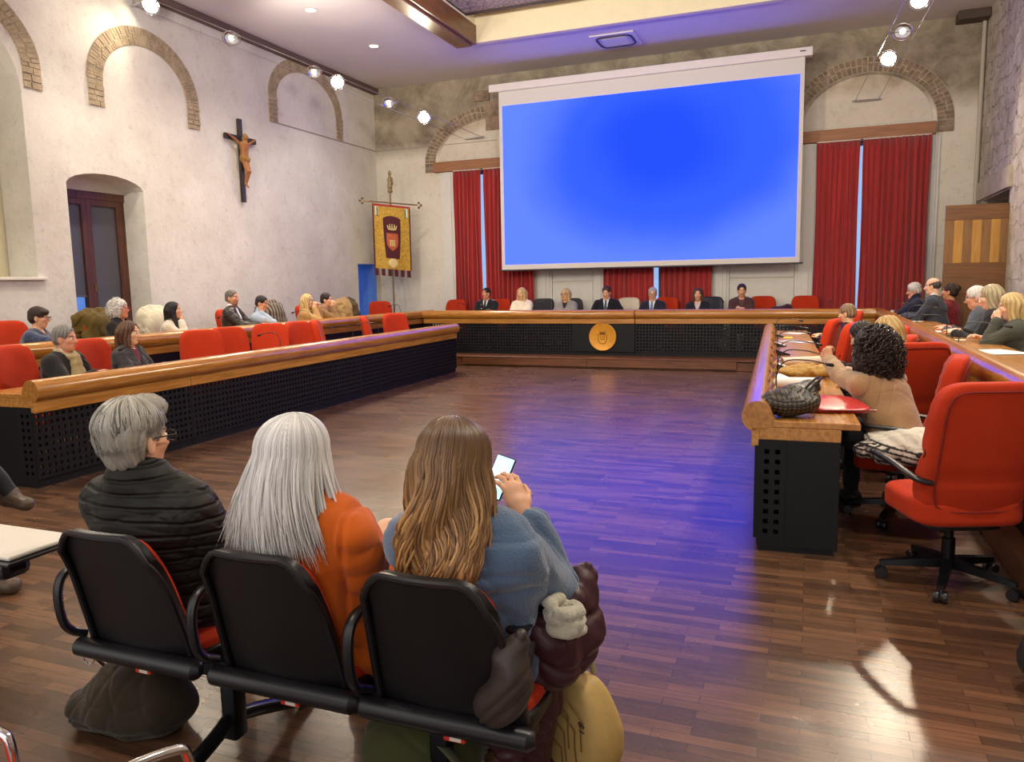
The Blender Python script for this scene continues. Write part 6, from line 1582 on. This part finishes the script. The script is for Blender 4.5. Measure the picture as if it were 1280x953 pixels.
# maroon puffer jacket over the tablet arm
pj = [C_((.0, -.02, .55), (.02, .02, .46), .075, .085, 1, None, .04), C_((.03, .10, .60), (.04, .10, .47), .06, .08, 1, None, .04), C_((-.04, .02, .46), (-.06, .05, .30), .085, .075, 1, None, .05), C_((-.06, .05, .30), (-.09, .05, .10), .075, .065, 1, None, .05), C_((.06, .22, .66), (.05, .16, .50), .045, .07, 1, None, .04), C_((-.09, -.04, .40), (-.12, -.05, .20), .055, .06, 1, None, .05)]
soft('puffer_jacket', 'dark maroon puffer jacket hanging over the tablet arm of the right foreground seat', 'jacket', pj, M_shiny, '3a1a22', .0065, .010, 30, 15, (-.695, 2.02, .03), 0, None, 'shell', (), None, lambda x, y, z: .010*np.maximum(0, 1-np.abs(((z*9+x*1.2+.3*np.sin(x*20)) % 1)-.5)*6))
soft('scarf', 'chunky off-white knitted scarf end on the maroon jacket', 'scarf', [E_((.045*math.sin(k*2.4)*(1-.1*(k % 3)), .04*math.cos(k*2.4), .011*(k % 8)), (.021, .021, .019), None, .006) for k in range(40)], M_knit, 'b8b29d', .004, .002, 160, 16, (-.635, 2.0, .61), 0, None, 'knit')
soft('hat', 'dark brown padded hat stuffed by the tablet arm of the right foreground seat', 'hat', [E_((0, 0, 0), (.055, .06, .10), None, .03), E_((-.045, .0, -.06), (.065, .06, .06), None, .03), C_((-.01, -.02, .08), (.03, 0, .13), .04, .028, 1, None, .03)], M_shiny, '3a302c', .006, .009, 40, 17, (-.715, 1.77, .55), 0, None, 'shell')
# tan backpack with geometric print
bp = thing('backpack', 'tan backpack with printed geometric lines standing on the floor right of the bench', 'backpack', (-.65, 2.27, .0), R(-22)); bp.rotation_euler = (R(10), R(4), R(-26))
def bpf(q):
    z = q.z; k = 1-.45*max(0, (z-.0)/.19)**1.2-.25*max(0, (-z-.05)/.14)**1.3; return (q.x*k+.02*z, q.y*(1-.35*max(0, z/.19)), z)
M_tan = mat('tan_fabric', 'bf9f60', .6, var=.08, bump=.15, bscale=60)
bm = B(); pillow(bm, .125, .085, .19, 4.5, 14, bpf, Matrix.Translation((0, 0, .185))); o = obj('body', bm, M_tan, bp, True, 180)
M_line = mat('print_line', '6f5527', .6)
bm = B()
for (x0, z0, x1, z1) in ((-.08, .34, .02, .28), (.02, .28, .02, .16), (-.05, .30, .05, .24), (.05, .24, .05, .12), (-.08, .26, .0, .21), (.0, .21, .0, .10), (.02, .33, .08, .29), (.08, .29, .08, .18), (-.09, .18, -.02, .14), (-.02, .14, -.02, .06)):
    tube(bm, [(x0*.9, -.088+.10*max(0, z0-.2), z0), ((x0+x1)*.45, -.089+.10*max(0, (z0+z1)/2-.2), (z0+z1)/2), (x1*.9, -.088+.10*max(0, z1-.2), z1)], .0022, 5)
obj('printed_lines', bm, M_line, o)
bm = B(); tube(bm, [(.066, -.082, .285), (.072, -.084, .268), (.078, -.082, .285), (.084, -.081, .270)], .003, 5); tube(bm, [(.068, -.085, .257), (.086, -.084, .255)], .002, 5); obj('logo_mark', bm, mat('logo_dark', '241f18', .5), o)
M_strap = mat('strap_beige', '8d7c55', .7)
bm = B(); tube(bm, bez([(-.10, .02, .06), (-.20, -.06, .02), (-.30, -.02, .03), (-.36, .06, .12), (-.33, .12, .2)], 7), .020, 8, flat=.25); obj('shoulder_strap', bm, M_strap, bp, True)
bm = B(); tube(bm, bez([(.04, -.06, .03), (.10, -.10, .04), (.15, -.08, .02), (.14, -.02, .015)], 7), .018, 8, flat=.25); obj('shoulder_strap', bm, M_strap, bp, True)
bm = B(); tube(bm, bez([(-.02, .04, .37), (0, .05, .41), (.03, .04, .37)], 7), .010, 8, flat=.5); obj('carry_loop', bm, M_strap, bp, True)

# ---- banner on its pole in the corner
bn = thing('ceremonial_banner', 'gold and maroon ceremonial banner with crown and shield on a pole in the corner', 'banner', (-8.85, 15.33, PZ), R(38))
M_bronze = mat('bronze', '8a7450', .4, .6, var=.15); M_gold = mat('gold_brocade', 'b8922f', .5, .25, var=.35, vscale=26, bump=.5, bscale=60); M_maroon = mat('maroon_velvet', '4d1320', .8, var=.12)
tilt = Matrix.Rotation(R(4), 4, 'Y')
bm = B(); tube(bm, [(0, .06, 0), (0, .0, 3.52)], .02, 10); lathe(bm, [(.16, 0), (.16, .03), (.05, .06), (.03, .10)], 20, Matrix.Translation((0, .06, 0))); obj('pole', bm, M_bronze, bn, True)
bm = B(); tube(bm, [tilt @ Vector((-.60, 0, 0))+Vector((0, -.03, 3.27)), tilt @ Vector((.60, 0, 0))+Vector((0, -.03, 3.27))], .016, 8)
for s in (-1, 1):
    c = tilt @ Vector((s*.63, 0, 0))+Vector((0, -.03, 3.27))
    for d in ((0, 0, .05), (0, 0, -.05), (s*.05, 0, 0)): bmesh.ops.create_uvsphere(bm, u_segments=10, v_segments=8, radius=.03, matrix=Matrix.Translation(c+Vector(d)))
obj('crossbar', bm, M_bronze, bn, True)
VF = sdf([C_((0, 0, 3.62), (0, 0, 3.82), .055, .04, 1, None, .03), E_((0, -.01, 3.90), (.035, .035, .045), None, .02), C_((-.05, -.02, 3.78), (.04, -.04, 3.70), .018, .016, 1, None, .02), C_((.05, 0, 3.80), (.065, 0, 3.68), .018, .014, 1, None, .02), C_((0, 0, 3.54), (0, 0, 3.58), .06, .03, 1, None, .02), C_((0, 0, 3.93), (0, 0, 3.97), .03, .015, 1, None, .01)], .008, 0, (), wrinkle(.003, 60, 3))
emit_mesh('finial_figure', VF, M_leather, bn, '8a7450')
def bnp(u, v, d=0.):
    x = -.42+.84*u; z = 3.22-1.42*v-.09*(u-.5)*.84; y = -.06+.022*math.sin(u*7+v*2)*v-d; return Vector((x, y, z))
bm = B(); sheet(bm, lambda u, v: bnp(u, v), 24, 30, .006); cl = obj('banner_cloth', bm, M_gold, bn, True, 60)
def patch(u0, u1, v0, v1, d, m, name, nu=8, nv=10, shape=None, parent=None):
    bm = B(); sheet(bm, lambda u, v: bnp(*(shape(u, v) if shape else (u0+(u1-u0)*u, v0+(v1-v0)*v)), d), nu, nv, .003); return obj(name, bm, m, parent or cl, True, 60)
patch(0, .035, 0, 1, .008, M_maroon, 'side_border'); patch(.965, 1, 0, 1, .008, M_maroon, 'side_border'); patch(0, 1, 0, .03, .008, mat('banner_red', 'a3262a', .7), 'top_border')
fld = patch(0, 0, 0, 0, .010, M_maroon, 'centre_field', 12, 14, lambda u, v: (.5+(u-.5)*(.46-.14*math.exp(-((v-.5)/.10)**2)*0-.10*v*v), .21+.62*v-.04*(1-(2*u-1)**2)*(1-v)))
shd = patch(0, 0, 0, 0, .016, mat('shield_copper', 'b4552c', .55, .1, var=.2, vscale=20), 'shield', 10, 12, lambda u, v: (.5+(u-.5)*.30*(1 if v < .55 else max(.05, 1-((v-.55)/.45)**2.2)), .44+.27*v), fld)
M_pale = mat('embroidery_pale', 'd9c689', .5, .1, var=.1)
bm = B()
for dx in (-.05, 0, .05): tube(bm, [bnp(.5+dx, .55, .022), bnp(.5+dx, .64, .022)], .014, 6)
tube(bm, [bnp(.43, .55, .022), bnp(.57, .55, .022)], .010, 6); obj('shield_emblem', bm, M_pale, shd, True)
bm = B()
tube(bm, [bnp(.40, .375, .02), bnp(.5, .385, .02), bnp(.60, .375, .02)], .016, 8)
for q in (.40, .45, .5, .55, .60): tube(bm, [bnp(q, .37, .02), bnp(.5+(q-.5)*1.25, .315, .02)], [.015, .010], 6)
for q in (.42, .5, .58): tube(bm, [bnp(q, .345, .024), bnp(.5+(q-.5)*.7, .295, .024)], .008, 6)
obj('crown', bm, M_pale, fld, True)
patch(0, 0, 0, 0, .012, M_pale, 'lower_ornament', 8, 8, lambda u, v: (.5+(u-.5)*.26*max(.12, math.sin(PI*(.12+.86*v))), .83+.15*v))
for s in (0, 1):
    patch(.07+.78*s, .15+.78*s, .04, .17, .014, mat('ribbon_white', 'd8d4c4', .6), 'ribbon'); patch(.11+.74*s, .14+.74*s, .05, .19, .018, mat('ribbon_green', '2e6a3c', .6), 'ribbon')
for k in range(6):
    u0 = .01+k*.172; bm = B(); sheet(bm, lambda u, v: bnp(u0+.10*u, 1.0+.11*v, .002), 3, 4, .006); obj('fringe_tab', bm, M_maroon, bn, True, 60)
# ---- crucifix on the left wall
cx = thing('crucifix', 'dark wooden crucifix with carved figure hanging on the left wall', 'crucifix', (XL+.035, 11.48, 3.16), R(90))
M_cw = wood('cross_wood', '1f1a1c', '393034', .5, axis=2)
bm = B(); t_ = bmesh.new(); box(t_, -.045, .045, -.03, .02, 0, 1.46, .006); box(t_, -.40, .40, -.032, .018, 1.07, 1.16, .006); merge(bm, t_); obj('cross', bm, M_cw, cx)
b0 = -.075
fig = [C_((0, b0, .80), (0, b0-.01, 1.0), .055, .075, 1.25, (1, 0, 0), .04), C_((-.06, b0, 1.0), (.06, b0, 1.0), .035, .035, 1, None, .03), E_((.015, b0-.045, 1.13), (.042, .048, .058), None, .02), C_((.0, b0-.01, 1.02), (.01, b0-.03, 1.08), .025, .022, 1, None, .02), C_((0, b0, .74), (0, b0, .80), .062, .055, 1.2, (1, 0, 0), .03)]
for s in (-1, 1):
    fig += [C_((s*.08, b0, 1.0), (s*.20, b0+.01, 1.07), .025, .02, 1, None, .02), C_((s*.20, b0+.01, 1.07), (s*.33, b0+.025, 1.13), .02, .014, 1, None, .015), E_((s*.35, b0+.025, 1.14), (.026, .012, .018), None, .01)]
    fig += [C_((s*.035, b0, .74), (s*.03+.01, b0-.06, .54), .042, .032, 1, None, .02), C_((s*.03+.01, b0-.06, .54), (s*.012, b0-.0, .32), .030, .018, 1, None, .015), C_((s*.012, b0, .32), (s*.010, b0-.05, .25), .018, .013, 1, None, .012)]
emit_mesh('figure', sdf(fig, .007, 0, (), wrinkle(.002, 60, 2)), M_skin, cx, 'a06a3a', .12)
emit_mesh('loincloth', sdf([C_((-.03, b0, .76), (.04, b0, .74), .07, .072, 1, None, .03), C_((.05, b0-.02, .74), (.08, b0-.02, .58), .03, .02, 1, None, .02)], .007, 0, (), wrinkle(.006, 70, 4)), M_cloth, cx, '9a7038', .1)
emit_mesh('hair', sdf([E_((.015, b0-.03, 1.145), (.048, .05, .055), None, .02), C_((-.02, b0-.01, 1.12), (-.03, b0-.02, 1.04), .02, .012, 1, None, .02)], .007, 0, [E_((.018, b0-.10, 1.12), (.035, .04, .05), None, .01)], wrinkle(.003, 90, 4)), M_skin, cx, '8a7350', .1)

soft('bag', 'black bag on the floor cut by the right edge', 'bag', [E_((0, 0, .15), (.11, .10, .15), None, .04), E_((.03, .02, .08), (.12, .12, .08), None, .04)], M_shiny, '131216', .007, .008, 30, 19, (.90, 3.33, 0), 0, None, 'body', (), [((0, 0, .004), (0, 0, -1))])
ch(-5.0, 2.90, 0, -80, 'red chair outside the left edge under the person with brown suede shoes', 'red swivel chairs')
# ------------------------------------------------------------------ world, camera, colour management
w = bpy.data.worlds.new('world'); SC.world = w; w.use_nodes = True
w.node_tree.nodes['Background'].inputs[0].default_value = (1., .96, .93, 1); w.node_tree.nodes['Background'].inputs[1].default_value = 1.3
cam = bpy.data.cameras.new('camera'); co = bpy.data.objects.new('camera', cam); COL.objects.link(co); SC.camera = co
cam.sensor_fit = 'HORIZONTAL'; cam.sensor_width = 36; cam.lens = 957.87/1280*36; cam.clip_start = .05; cam.clip_end = 100
yaw, pit, rol = -.37381045, -.1262816, -.01867372
fwd = Vector((math.sin(yaw)*math.cos(pit), math.cos(yaw)*math.cos(pit), math.sin(pit))); r_ = Vector((math.cos(yaw), -math.sin(yaw), 0)); u_ = r_.cross(fwd)
r2 = r_*math.cos(rol)+u_*math.sin(rol); u2 = -r_*math.sin(rol)+u_*math.cos(rol)
co.matrix_world = Matrix(((r2.x, u2.x, -fwd.x, 0), (r2.y, u2.y, -fwd.y, 0), (r2.z, u2.z, -fwd.z, 1.6), (0, 0, 0, 1)))
vs = SC.view_settings; vs.view_transform = 'Standard'; vs.look = 'None'; vs.gamma = 1; vs.use_curve_mapping = False; vs.exposure = .2
SC.cycles.use_denoising = True
try: SC.cycles.denoiser = 'OPENIMAGEDENOISE'
except Exception: pass
SC.cycles.max_bounces = 6; SC.cycles.diffuse_bounces = 3; SC.cycles.glossy_bounces = 3; SC.cycles.caustics_reflective = False; SC.cycles.caustics_refractive = False; SC.cycles.sample_clamp_indirect = 6
